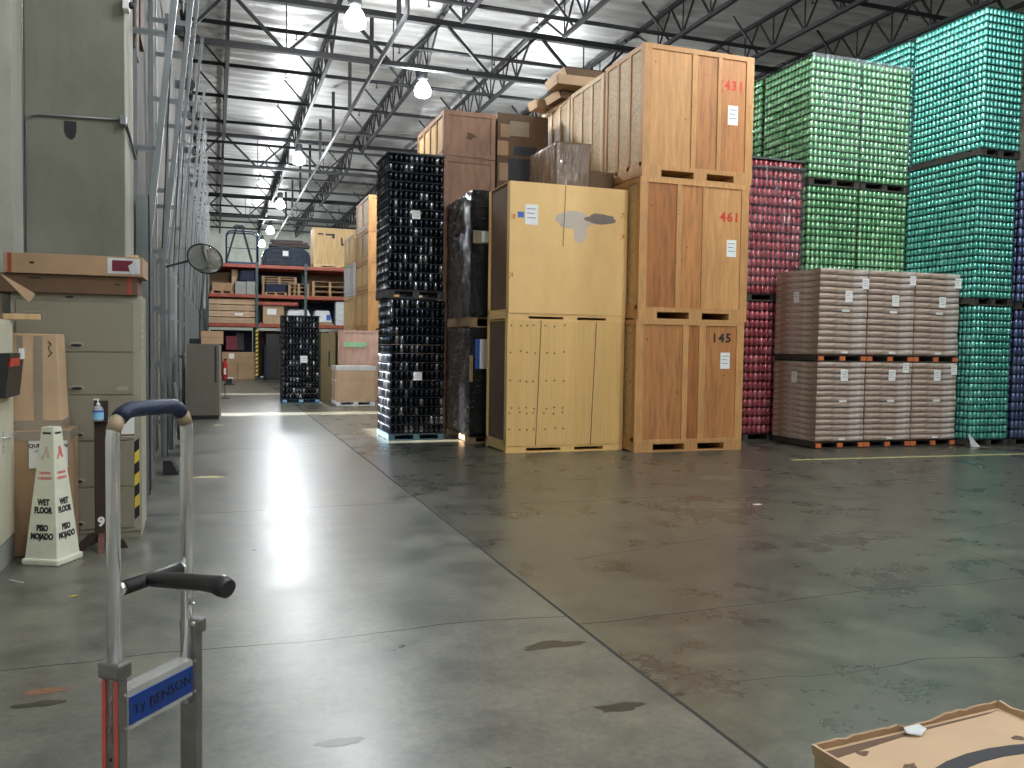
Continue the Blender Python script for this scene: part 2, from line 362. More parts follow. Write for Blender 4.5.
# conduits on the pier
t = thing('electrical_conduit', 'thin grey conduit bent across the concrete pier above the cartons', 'conduit', (0, 7.93, 0))
p1, p2, p3 = atY(25, 268, 7.93), atY(26, 113, 7.93), atY(122, 120, 7.93)
r0 = .09
path = [(p1.x, 0, 1.9), (p2.x, 0, p2.z-r0)] + [(p2.x+r0*(1-math.cos(a)), 0, p2.z-r0+r0*math.sin(a)) for a in (PI/8, PI/4, 3*PI/8, PI/2)] + [(p3.x, 0, p3.z)]
obj('pipe', MB().tube(path, .009, 8), 'galvanised', t)
obj('junction_box', MB().box(p3.x-.01, p3.x+.035, -.06, .02, p3.z-.05, p3.z+.03), 'galvanised', t, bevel=.004)
e = [(p3.x+.03, 0, p3.z-.03), (p3.x+.04, .3, p3.z-.1), (p3.x+.035, .9, p3.z-.14)]
obj('flexible_pipe', MB().tube(e, .012, 8), 'galvanised_dark', t)
g = atY(22.5, 100, 7.9)
tag(obj('conduit', MB().tube([(g.x, 7.9, 0), (g.x, 7.9, 9.3)], .008, 8), 'galvanised'), 'straight pale vertical conduit at the left edge of the pier', 'conduit')
g = atY(15, 100, 8.3)
tag(obj('downpipe', MB().tube([(g.x, 8.35, 0), (g.x, 8.35, 9.3)], .035, 12), 'black_steel'), 'dark vertical pipe in the gap left of the concrete pier', 'pipe')
g = atY(129, 4, 7.85)
t = thing('security_camera', 'small white and black security camera at the top corner of pier', 'camera', (g.x, 7.85, g.z))
obj('housing', MB().box(-.05, .0, -.02, .1, -.05, .08), 'paper', t, bevel=.01)
obj('lens_dome', MB().lathe([(.005, -.03), (.02, -.022), (.028, 0), (.02, .022), (.005, .03)], 12, (.02, 0, -.01)), 'black_plastic', t)
obj('mounting_arm', MB().box(-.05, -.02, .1, .2, 0, .03), 'paper', t)

# ------------------------------------------------------------------ dock doors and lift tracks
def lean(z): return -.60 if z < 2.5 else -.60 + .105*(z-2.5)
for i, (a, b) in enumerate(BAYS):
    nm = 'door_%d' % (i+1)
    open_ = i in (2, 4)
    z0 = 2.75 if open_ else 0
    far = b
    mb = MB(); n = 6
    for k in range(n if not open_ else 2):
        h = (3.0-z0)/(n if not open_ else 2)
        if i == 1 and k in (3, 4, 5): continue
        aa = a
        mb.box(-.90, -.84, aa, far, z0+k*h+.006, z0+(k+1)*h-.006); mb.box(-.885, -.855, aa, far, z0+k*h, z0+(k+1)*h)
    if open_:
        for k in range(6): mb.box(-.90, -.84, a+OPEN[i], b, k*.46+.006, (k+1)*.46-.006)
    d = struct(nm, mb, 'door_panel')
    ty = 'first' 
    for side, Y in ((0, a-.06), (1, b+.06)):
        if i > 7: continue
        lab = 'galvanised %s-jamb lift track of dock door number %s along the left wall' % (('near', 'far')[side], ('one', 'two', 'three', 'four', 'five', 'six', 'seven', 'eight')[i])
        t = thing('door_lift_track', lab, 'door track', (-.75, Y, 0), 0, 'lift tracks of the dock doors')
        s = -1 if side == 0 else 1
        zt = 6.5
        tr = MB()
        def P3(z, dx=0, dy=0): return (lean(z)+.75+dx, dy, z)
        for zA, zB in ((.05, 2.5), (2.5, zt)):
            tr.bar(P3(zA), P3(zB), .045, .035 if i else .055, (1, 0, 0)); 
            tr.bar(P3(zA, -.03, s*.02), P3(zB, -.03, s*.02), .004, .05, (0, 1, 0))
        obj('track', tr, 'galvanised', t)
        ob = obj('wall_angle', MB().box(0, .012, -.045, .045, 0, zt+.3).box(0, .012 if i == 1 and not side else .05, -.045*s-.003, -.045*s+.003, 0, zt+.3), 'galvanised', t)
        for z in (.5, 1.2, 1.9, 2.6, 3.35, 4.45, 5.4, 6.2):
            obj('bracket', MB().box(0, lean(z)+.75, -.02, -.012, z-.03, z+.03).box(0.0, lean(z)+.75, -.02, .03, z-.003, z+.003), 'galvanised', t)
        obj('bottom_guard', MB().box(.15, .20, -.05, -.04, 0, 1.0).box(.19, .20, -.05, .05, 0, 1.0) if i != 0 or side else MB().box(.04, .16, -.05, -.04, 0, 2.9).box(.15, .16, -.05, .05, 0, 2.9), 'galvanised', t)
        obj('cable', MB().tube([(.27, .0, 2.4), (.45, 0, 6.3)], .006, 6), 'black_steel', t)
        obj('cable_drum', MB().lathe([(.12, -.04), (.12, .04)], 14, (.28, 0, 6.55), rot=Matrix.Rotation(PI/2, 3, 'X')), 'black_steel', t)
    if i < 8:
        t = thing('door_spring_shaft', 'dark torsion spring shaft above dock door number %s on the left wall' % ('one', 'two', 'three', 'four', 'five', 'six', 'seven', 'eight')[i], 'spring shaft', (-.45, a, 6.55), 0, 'spring shafts of the dock doors')
        obj('shaft', MB().tube([(0, -.1, 0), (0, b-a+.1, 0)], .016, 8), 'galvanised_dark', t)
        for q in (.5, 1.45): obj('spring', MB().tube([(0, q, 0), (0, q+.5, 0)], .05, 10), 'black_steel', t)
        obj('end_plate', MB().box(-.3, .02, -.02, .0, -.08, .08), 'galvanised_dark', t)
        obj('end_plate', MB().box(-.3, .02, b-a, b-a+.02, -.08, .08), 'galvanised_dark', t)
mb = MB()
mb.box(-.75, -.715, 9.0, 9.5, 4.3, 8.8).box(-.75, -.71, 9.62, 10.1, 4.6, 8.8)
tag(obj('backing_board', mb, 'rust_panel'), 'rusty brown vertical boards on the wall above the first dock door', 'board')
# grey steel plate standing at the jamb and rubber block
g = atZ(170, 474)
tag(obj('rubber_bumper', MB().hexa([(-.55, 10.25, 0), (-.38, 10.25, 0), (-.38, 10.6, 0), (-.55, 10.6, 0), (-.55, 10.25, .16), (-.46, 10.25, .16), (-.46, 10.6, .16), (-.55, 10.6, .16)]), 'rubber'), 'black rubber wheel chock on the floor beside the dock door tracks', 'wheel chock')
tag(obj('dock_plate', MB().bar((-.36, 12.05, 0), (-.5, 12.05, .95), .5, .015, (1, 0, 0)), 'galvanised'), 'grey steel plate leaning against the dock door tracks', 'steel plate')
tag(obj('black_wedge', MB().hexa([(-.5, 12.9, .12), (-.3, 12.9, .0), (-.3, 13.3, .0), (-.5, 13.3, .12), (-.5, 12.9, .42), (-.3, 12.9, .3), (-.3, 13.3, .3), (-.5, 13.3, .42)]), 'black_plastic'), 'small black box on the floor behind the leaning steel plate', 'box')

# ------------------------------------------------------------------ roof steel
def truss(Y, label):
    t = thing('roof_truss', label, 'roof truss', (0, Y, 0), 0, 'deep roof trusses across the hall')
    x0, x1 = -.7, 22; zb, zt = 8.1, 9.2
    obj('bottom_chord', MB().box(x0, x1, -.07, .07, zb-.055, zb+.055), 'black_steel', t)
    obj('top_chord', MB().box(x0, x1, -.08, .08, zt-.065, zt+.065), 'black_steel', t)
    k = 0
    while .32+2.44*k < 20.5:
        xa = .32+2.44*k; xm = xa+1.22
        obj('diagonal_brace', MB().bar((xa+.05, 0, zt), (xm-.04, 0, zb), .07, .07), 'black_steel', t)
        obj('diagonal_brace', MB().bar((xa+2.39, 0, zt), (xm+.04, 0, zb), .06, .06), 'black_steel', t)
        obj('hanger_rod', MB().bar((xm, 0, zb), (xm, 0, zt), .025, .025), 'black_steel', t)
        k += 1
    obj('diagonal_brace', MB().bar((.27, 0, zt), (-.65, 0, zb+.05), .07, .07), 'black_steel', t)
for Y, l in ((6.5, 'black roof truss crossing closest to the camera'), (20.2, 'nearest visible black roof truss, crossing above the plywood crates'), (33.8, 'second black roof truss, in front of the pallet rack'), (47.4, 'farthest black roof truss, beyond the pallet rack')):
    if Y > 7: truss(Y, l)
SP = [(8.2, 18.55), (21.85, 32.15), (35.45, 45.75), (49.0, 59.6)]
rown = ('first', 'second', 'third', 'fourth', 'fifth', 'sixth', 'seventh', 'eighth')
spn = ('nearest bay of the roof', 'second bay of the roof', 'third bay of the roof', 'last bay near the back wall')
for s, (ya, yb) in enumerate(SP):
    for k in range(8):
        X = .32+2.44*k
        t = thing('roof_joist', '%s black open-web joist from the left wall in the %s' % (rown[k], spn[s]), 'roof joist', (X, ya, 8.67), 0, 'open-web roof joists')
        Ln = yb-ya; e = 1.6
        obj('bottom_chord', MB().box(-.045, .045, 0, Ln, -.04, .04), 'black_steel', t)
        obj('top_chord', MB().box(-.05, .05, -e, Ln+e, .74, .82), 'black_steel', t)
        w = MB(); n = 9; pts = []
        for q in range(n+1):
            y = Ln*q/n; w.bar((0, y, 0), (0, y, .75), .025, .025)
            if q < n: w.bar((0, y, 0), (0, y+Ln/n*.5, .77), .04, .03); w.bar((0, y+Ln/n, 0), (0, y+Ln/n*.5, .77), .04, .03)
        w.bar((0, 0, 0), (0, -e*.75, .77), .05, .04); w.bar((0, Ln, 0), (0, Ln+e*.75, .77), .05, .04)
        obj('web', w, 'black_steel', t)
        for q in range(40):
            y = 14.8+3.05*q
            if ya < y < yb: obj('lateral_brace', MB().bar((0, y-ya+.12, 0), (-.75, y-ya+.12, .82), .045, .045), 'black_steel', t)
for q in range(15):
    y = 14.8+3.05*q
    t = thing('sprinkler_pipe', 'dark sprinkler branch pipe running across under the roof, number %s from the front' % ('one', 'two', 'three', 'four', 'five', 'six', 'seven', 'eight', 'nine', 'ten', 'eleven', 'twelve', 'thirteen', 'fourteen', 'fifteen')[q], 'sprinkler pipe', (0, y, 8.78), 0, 'sprinkler branch pipes')
    obj('pipe', MB().tube([(-.6, 0, 0), (21, 0, 0)], .05, 8), 'black_steel', t)
    for k in range(7): obj('sprinkler_head', MB().lathe([(.012, 0), (.012, -.15), (.035, -.16), (.035, -.175)], 8, (.32+2.44*k+1.5, 0, 0)), 'black_steel', t)
t = thing('sprinkler_main', 'long pale sprinkler main pipe running down the hall below the trusses', 'pipe', (3.56, 16.7, 7.96))
obj('pipe', MB().tube([(0, 0, .9), (0, 0, .12), (0, .04, .03), (0, .14, 0), (0, 42, 0)], .05, 12), 'pipe_gray', t)
for y in (.8, 4, 7.5, 11, 14.5, 18, 22, 26, 30): obj('pipe_hanger', MB().box(-.045, .045, y, y+.06, .05, 1.5), 'black_steel', t)

# ------------------------------------------------------------------ high bay lamps
def lamp(x, y, z, label, e):
    t = thing('high_bay_lamp', label, 'ceiling lamp', (x, y, z), 0, 'high bay lamps')
    obj('ballast_housing', MB().lathe([(.05, .5), (.11, .48), (.13, .25), (.07, .2)], 14), 'galvanised_dark', t)
    obj('bulb_glass', MB().lathe([(.07, .2), (.16, .08), (.21, -.04), (.19, -.15), (.10, -.2)], 18), 'lamp_glow', t)
    obj('suspension_rod', MB().tube([(0, 0, .5), (0, 0, 8.63-z)], .012, 6), 'black_steel', t)
    ld = bpy.data.lights.new('lamp_light', 'POINT'); ld.energy = e; ld.color = (.93, .97, 1); ld.shadow_soft_size = .3
    lo = bpy.data.objects.new('lamp_light', ld); C.objects.link(lo); lo.location = (x, y, z-.55)
LE = 700
for x, y, z, l, s in ((2.5, 16.4, 7.62, 'large glowing high bay lamp at the top of the picture', 1), (4.93, 21.2, 7.9, 'glowing high bay lamp above the dark stacked can pallet', 1),
                   (2.71, 30, 7.75, 'glowing high bay lamp hanging by the second roof truss', 1), (2.72, 39, 7.6, 'glowing high bay lamp over the blue ladder cage', 1),
                   (2.9, 49, 7.7, 'small distant high bay lamp between third and fourth roof bays', 1), (2.76, 55, 7.6, 'farthest small high bay lamp close to the back wall', .8),
                   (8.9, 9.3, 7.8, 'high bay lamp above the carton loads, just out of view', .6), (2.76, 3.5, 7.7, 'high bay lamp above the camera aisle', .5),
                   (7.6, 2.5, 7.7, 'high bay lamp above the open floor on the right', 1.2), (2.76, -5, 7.7, 'high bay lamp behind the camera', .6), (8, -5, 7.7, 'high bay lamp behind and right of the camera', .7),
                   (9.8, 24, 7.8, 'high bay lamp behind the crate stacks', 1), (9.8, 38, 7.8, 'high bay lamp beyond the rack on the right', .8)):
    lamp(x, y, z, l, LE*s)
def area(loc, rot, sx, sy, e, c=(.85, .92, 1)):
    ld = bpy.data.lights.new('daylight', 'AREA'); ld.shape = 'RECTANGLE'; ld.size = sx; ld.size_y = sy; ld.energy = e; ld.color = c
    lo = bpy.data.objects.new('daylight', ld); C.objects.link(lo); lo.location = loc; lo.rotation_euler = rot
# daylight through the two open dock doors and the door gap
a, b = BAYS[2]; area((-1.0, a+.42, 1.4), (0, -PI/2, 0), 2.4, .8, 90)
a, b = BAYS[4]; area((-1.0, a+.15, 1.4), (0, -PI/2, 0), 2.4, .3, 40)
sd = bpy.data.lights.new('sun', 'SUN'); sd.energy = 45; sd.angle = .03; sd.color = (1, .97, .93); so_ = bpy.data.objects.new('sun', sd); C.objects.link(so_)
so_.rotation_euler = Vector((1, .0, -.45)).to_track_quat('-Z', 'Y').to_euler()
w = bpy.data.worlds.new('world'); SC.world = w; w.use_nodes = True
sk = w.node_tree.nodes.new('ShaderNodeTexSky'); sk.sky_type = 'HOSEK_WILKIE' if False else 'NISHITA'; sk.sun_disc = False; sk.sun_elevation = math.radians(35)
w.node_tree.links.new(sk.outputs[0], w.node_tree.nodes['Background'].inputs['Color']); w.node_tree.nodes['Background'].inputs['Strength'].default_value = .6
tag(obj('yard', MB().box(-30, -1.3, -5, 70, -.1, -.02), 'concrete_pale'), 'pale concrete yard outside the open dock doors', 'yard')['kind'] = 'structure'
bpy.data.objects['yard'].name = 'ground'

# ------------------------------------------------------------------ pallets and crates
def pallet(parent, w, d, mat='pallet_wood', h=.12, bl=None, name='pallet'):
    mb = MB(); n = 6
    for i in range(n):
        y = d*(i+.08)/n; mb.box(0, w, y, y+d/n*.78, h-.02, h)
    for x in (0, w/2-.05, w-.1): mb.box(x, x+.1, 0, d, .02, h-.02)
    for y in (0, d/2-.05, d-.1): mb.box(0, w, y, y+.1, 0, .02)
    p = obj(name, mb, mat, parent)
    if bl:
        for x in (0, w/2-.05, w-.1): obj('painted_block', MB().box(x+.005, x+.105, -.012, .0, .022, h-.022), bl, p)
    return p
def vault(label, x, y, z, w, d, h, fr=(), panels=('ply_orange',), edge='batten', side='osb', rz=0, group=None, base=.15, left=None, fp=.07, name='wooden_crate', topr=.07, sidefr=(.0, .33, .66, 1.)):
    """crate: x,y,z = front left bottom corner; fr = battens on the front as (x0, x1) fractions"""
    t = thing(name, label, 'crate', (x, y, z), rz, group)
    th = .022
    # base with fork openings
    mb = MB(); mb.box(0, w, 0, d, base-.035, base)
    for a, b in ((0, .17), (.46, .58), (.83, 1)): mb.box(a*w, b*w, 0, d, .02, base-.035)
    mb.box(0, w, 0, .12, 0, .02).box(0, w, d-.12, d, 0, .02)
    obj('fork_base', mb, edge, t)
    obj('plywood_box', MB().box(th, w-th, th, d-.002, base, h-.004), side, t)
    cuts = [fp] + [v for f in fr for v in f] + [1-fp]
    for i in range(0, len(cuts), 2):
        obj('front_panel', MB().box(cuts[i]*w, cuts[i+1]*w, th-.006, th, base, h-topr), panels[(i//2) % len(panels)], t)
    for a, b in [(0, fp)]+list(fr)+[(1-fp, 1)]:
        obj('upright_batten', MB().box(a*w, b*w, 0, th, base+.0, h-topr), edge, t, bevel=.002)
    obj('top_rail', MB().box(0, w, 0, th, h-topr, h), edge, t, bevel=.002)
    obj('bottom_rail', MB().box(fp*w, (1-fp)*w, .001, th, base, base+.03), edge, t)
    # left side frame
    for f in sidefr:
        y0_ = th+f*(d-th-.08); obj('side_batten', MB().box(0, th, y0_, y0_+.08, base, h-topr), edge, t, bevel=.002)
    obj('side_rail', MB().box(0, th, th, d, h-topr, h).box(0, th, th, d, base, base+.06), edge, t)
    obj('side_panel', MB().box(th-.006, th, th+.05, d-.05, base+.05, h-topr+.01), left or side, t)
    obj('right_side_frame', MB().box(w-th, w, th, d, h-topr, h).box(w-th, w, th, d, base, base+.06).box(w-th, w, th, th+.08, base, h).box(w-th, w, d-.08, d, base, h), edge, t)
    return t
def sticker(t, x, z, w, h, mat='paper', y=-.003, name='paper_label', lines=3, tilt=0):
    o = obj(name, MB().box(-w/2, w/2, -.0015, .0015, -h/2, h/2), mat, t, (x, y, z)); o.rotation_euler = (0, tilt, 0)
    if lines:
        mb = MB()
        for k in range(lines): mb.box(-w*.36, w*(.36-.16*(k % 2)), -.003, -.0014, h*(.28-.22*k)-h*.02, h*(.28-.22*k)+h*.02)
        obj('printing', mb, 'gray_print', o)
    return o
W = 1.83
v145 = vault('plywood crate marked 145 in black at the bottom of the crate column', 5.67, 10.9, 0, W-.03, 1.24, 1.91, ((.425, .475), (.575, .635)), ('ply_orange', 'ply_deep', 'ply_orange'), group='numbered plywood crates')
v461 = vault('plywood crate marked 461 in red, middle of the column', 5.69, 10.9, 1.91, W-.02, 1.24, 2.02, ((.33, .375), (.565, .59)), ('ply_deep', 'ply_orange', 'ply_light'), group='numbered plywood crates')
v431 = vault('topmost plywood crate marked 431 in red, close under the roof', 5.71, 10.9, 3.93, W-.01, 1.26, 1.87, ((.43, .475), (.665, .70)), ('ply_light', 'ply_orange', 'ply_orange'), group='numbered plywood crates', side='osb')
text('painted_number', '145', .18, 'ink', v145, (1.42, .014, 1.66), sx=1.05, bold=.006)
text('painted_number', '461', .185, 'red_ink', v461, (1.49, .014, 1.53), sx=1.0, bold=.006)
text('painted_number', '(431', .19, 'red_ink', v431, (1.45, .014, 1.42), sx=.95, bold=.006)
sticker(v145, 1.49, 1.33, .16, .24, y=.013); sticker(v461, 1.53, 1.08, .165, .25, y=.013); sticker(v431, 1.48, 1.0, .17, .28, y=.013)
k = 0
for (y, hs) in ((12.2, (1.9, 1.98, 1.88)), (13.55, (1.9, 1.98, 1.88)), (14.9, (1.9, 1.98, 1.86))):
    z = 0
    for j, h in enumerate(hs):
        vault('pale plywood crate %s, %s' % (('directly behind the numbered crates', 'second back behind the numbered crates', 'last in the row behind the numbered crates')[k], ('at floor level', 'middle level', 'top level under the roof')[j]),
              5.70, y, z, W-.03, 1.3, h, ((.45, .5),), ('ply_pale',), 'batten_pale', 'osb', group='crates behind the numbered column'); z += h
    k += 1
# cardboard lengths on top of the back crates
for i, (x0, x1, y, z, d, h, m, l) in enumerate(((5.6, 7.2, 13.7, 5.765, .55, .13, 'cardboard_dark', 'dark flat carton on top of the rear crates, lowest of the pile'), (5.42, 7.0, 13.4, 5.9, .5, .16, 'cardboard_tan', 'tan long carton with open end on the rear crates'), (5.6, 7.3, 13.45, 6.07, .6, .14, 'cardboard_dark', 'brown long carton topmost on the rear crates'), (5.45, 6.6, 14.4, 5.765, .35, .15, 'cardboard_tan', 'short tan carton end sticking out past the rear crates'))):
    t = thing('long_carton', l, 'carton', (x0, y, z), (.05, -.04, .02, .06)[i], 'long cartons on the rear crates')
    obj('carton_body', MB().box(0, x1-x0, 0, d, 0, h), m, t, bevel=.004)
    obj('end_flap', MB().hexa([(-.012, 0, 0), (.0, 0, 0), (0, d, 0), (-.012, d, 0), (-.06, 0, h*.9), (-.05, 0, h*.9), (-.05, d, h*.9), (-.06, d, h*.9)]), 'cardboard_light', t)

# yellow crates
WY = 1.805
yl = vault('lower yellow plywood crate with rows of screws and two dark straps', 3.85, 11.25, 0, WY, .93, 1.87, (), ('ply_yellow',), 'ply_yellow', 'ply_yellow', group='yellow crates', base=.1, left='cardboard_dark', fp=.0005, topr=.01, sidefr=(0, 1.))  # left panel is plywood; the recess shade is put into its dark colour
yu = vault('upper smooth yellow crate with grey paint patches', 3.86, 11.25, 1.87, WY, .95, 1.92, (), ('yellow_board',), 'yellow_board', 'yellow_board', group='yellow crates', base=.09, left='cardboard_dark', fp=.0005, topr=.01, sidefr=(0, 1.))  # dark left panel again stands for the shaded plywood recess
for t_, mt_ in ((yl, 'ply_yellow'), (yu, 'yellow_board')):
    obj('front_board', MB().box(0, WY, -.014, .0, .095, 1.865 if t_ is yl else 1.91), mt_, t_)
mb = MB()
for z in (1.80, 1.42, 1.02, .63, .33, .56):
    for i in range(7):
        x = (.06, .19, .29, .40, .58, .72, .86)[i] + random.uniform(-.02, .02); zz = z+random.uniform(-.015, .015)
        mb.lathe([(.013, 0), (.013, .006)], 8, (x, -.014, zz), rot=Matrix.Rotation(PI/2, 3, 'X'))
obj('screw_heads', mb, 'rust_stain', yl)
for x in (.47, 1.32):
    obj('strap', MB().bar((x+.03, -.017, 1.865), (x-.03, -.017, .1), .004, .018, (0, 1, 0)), 'ink', yl)
obj('strap', MB().bar((.83, -.017, 1.91), (.80, -.017, 1.05), .004, .012, (0, 1, 0)), 'ink', yu)
def patch(t, name, mat, x, z, rx, rz, seed, th=.002, y=-.0145, j=.25):
    obj(name, MB().poly([(px, y, pz) for px, pz in blob(x, z, rx, rz, 26, j, seed)], (0, -1, 0), th), mat, t)
patch(yu, 'paint_patch', 'paint_lilac', .96, 1.43, .27, .13, 3); patch(yu, 'paint_patch', 'paint_lilac', 1.06, 1.25, .10, .14, 5, .0018)
patch(yu, 'paint_patch', 'paint_gray', 1.38, 1.47, .24, .075, 9, .003)
sticker(yu, .32, 1.47, .19, .28, y=-.0165); sticker(yu, .16, 1.46, .09, .08, 'blue_label', y=-.0165, lines=0)
for x, z in ((.05, 1.43), (.03, .62), (1.73, 1.55), (1.73, 1.24)):
    obj('painted_arrow', MB().bar((x-.03, -.016, z-.05), (x+.02, -.016, z+.03), .004, .015, (0, 1, 0)).bar((x+.02, -.016, z+.03), (x+.02, -.016, z-.03), .004, .012, (0, 1, 0)).bar((x+.02, -.016, z+.03), (x-.04, -.016, z+.02), .004, .012, (0, 1, 0)), 'red_ink', yu)

# film wrapped carton load on the yellow crate
def wrapped(label, x, y, z, w, d, h, mat, name='wrapped_load', pal='pallet_wood', sub=14, amp=.012, rz=0, group=None, ph=.1):
    t = thing(name, label, 'wrapped pallet load', (x, y, z), rz, group)
    if pal: pallet(t, w, d, pal, ph)
    bm = bmesh.new(); rnd = random.Random(hash(label) % 997 if False else len(label))
    n = sub
    def surf(a, b, c2):  # grid patch origin a, edges b, c
        vs = [[bm.verts.new(Vector(a)+Vector(b)*(i/n)+Vector(c2)*(j/n)) for j in range(n+1)] for i in range(n+1)]
        for i in range(n):
            for j in range(n):
                f = bm.faces.new((vs[i][j], vs[i+1][j], vs[i+1][j+1], vs[i][j+1])); f.smooth = True
    z0 = ph if pal else 0
    surf((0, 0, z0), (w, 0, 0), (0, 0, h-z0)); surf((0, d, z0), (0, -d, 0), (0, 0, h-z0)); surf((w, 0, z0), (0, d, 0), (0, 0, h-z0)); surf((w, d, z0), (-w, 0, 0), (0, 0, h-z0)); surf((0, 0, h), (w, 0, 0), (0, d, 0)); surf((0, d, z0), (w, 0, 0), (0, -d, 0))
    bmesh.ops.remove_doubles(bm, verts=bm.verts, dist=1e-4)
    for v in bm.verts:
        v.co += Vector((rnd.uniform(-1, 1), rnd.uniform(-1, 1), rnd.uniform(-1, 1)*.5))*amp
    me = bpy.data.meshes.new('wrap'); bm.to_mesh(me); bm.free(); me.materials.append(MATS[mat])
    obj('film_wrap', me, mat, t); return t
wrapped('small clear-wrapped carton load on top of the upper yellow crate', 4.66, 11.55, 3.79, .55, 1.1, .68, 'wrinkled_clear_film', pal=None, amp=.005)
wrapped('low brown wrapped carton beside the clear-wrapped load on the yellow crate', 5.23, 11.7, 3.79, .42, .45, .33, 'cardboard_dark', pal=None, amp=.008)
# black wrapped stack behind
e1 = wrapped('black film-wrapped pallet load standing on the floor behind the yellow crate', 3.69, 12.5, 0, 1.1, 1.42, 1.78, 'wrinkled_black_film', pal='pallet_wood')
obj('white_label', MB().box(.14, .42, -.02, -.014, 1.15, 1.6), 'paper', e1); obj('blue_strip', MB().box(.07, .13, -.02, -.014, 1.15, 1.6), 'blue_label', e1)
obj('wood_strip', MB().box(-.02, .03, -.03, -.012, .95, 1.35), 'pallet_wood', e1)
e2 = wrapped('black film-wrapped load in the middle of the dark stack', 3.69, 12.5, 1.78, 1.1, 1.42, 1.48, 'wrinkled_black_film', pal='pallet_wood', ph=.16)
obj('carton_top', MB().box(.02, 1.0, -.016, .02, 1.28, 1.47), 'cardboard_grey', e2); obj('white_label', MB().box(.15, .45, -.021, -.014, 1.3, 1.46), 'paper', e2)
wrapped('glossy black wrapped box topmost of the dark stack', 3.69, 12.5, 3.26, 1.1, 1.42, .6, 'wrinkled_black_film', pal=None)
# plywood crates and tall brown carton behind
z = 0
for h, l in ((1.9, 'rose-brown plywood crate at floor level behind the black wrapped stack'), (1.82, 'rose-brown plywood crate on the second level behind the black wrapped stack'), (.94, 'rose-brown plywood crate just under the topmost one, with strap line'), (.78, 'topmost rose-brown plywood crate with pale lit side beside the dark can pallets')):
    t = vault(l, 3.62, 14.0, z, .91, 1.95, h, (), ('ply_rose',), 'ply_rose', 'ply_pale', group='rose-brown plywood crates', base=.06 if h < 1 else .12, left='ply_pale', fp=.09, topr=.08, sidefr=(0, .25, .5, .75, 1)); z += h  # left side in pale wood: the light on it is put into the colour
    if h == .78: obj('ink_smudge', MB().poly([(px, .012, pz) for px, pz in blob(.47, .38, .07, .06, 20, .8, 4)], (0, -1, 0), .002), 'cardboard_dark', t)
obj('strap', MB().bar((-.01, -.004, .03), (.92, -.004, .0), .004, .012, (0, 1, 0)), 'ink', t)
t = thing('tall_carton', 'tall dark brown carton patched with tape between rose crates and numbered crates', 'carton', (4.58, 14.05, 0))
pallet(t, 1.0, 1.0)
obj('carton_body', MB().hexa([(0, 0, .12), (1.03, 0, .12), (1.03, 1, .12), (0, 1, .12), (0, 0, 5.5), (.93, 0, 5.5), (.93, 1, 5.5), (0, 1, 5.5)]), 'cardboard_dark', t, bevel=.01)
for x, z, w, h, m in ((.14, 5.2, .17, .22, 'cardboard'), (.4, 5.25, .35, .25, 'cardboard_grey'), (.1, 4.9, .2, .25, 'cardboard'), (.13, 4.5, .18, .3, 'cardboard')):
    obj('tape_patch', MB().box(x-w/2, x+w/2, -.006, -.001, z-h/2, z+h/2), m, t)
obj('black_print', MB().box(.3, .72, -.007, -.001, 4.8, 4.95), 'ink', t)
obj('screen_print', MB().box(.2, .62, -.007, -.001, 4.3, 4.74).box(.25, .58, -.012, -.006, 4.4, 4.66), 'ink', t)
wrapped('sagging black cover beside the tall brown carton', 5.1, 13.0, 3.79, .5, .9, .6, 'wrinkled_black_film', pal=None, amp=.02) if False else None

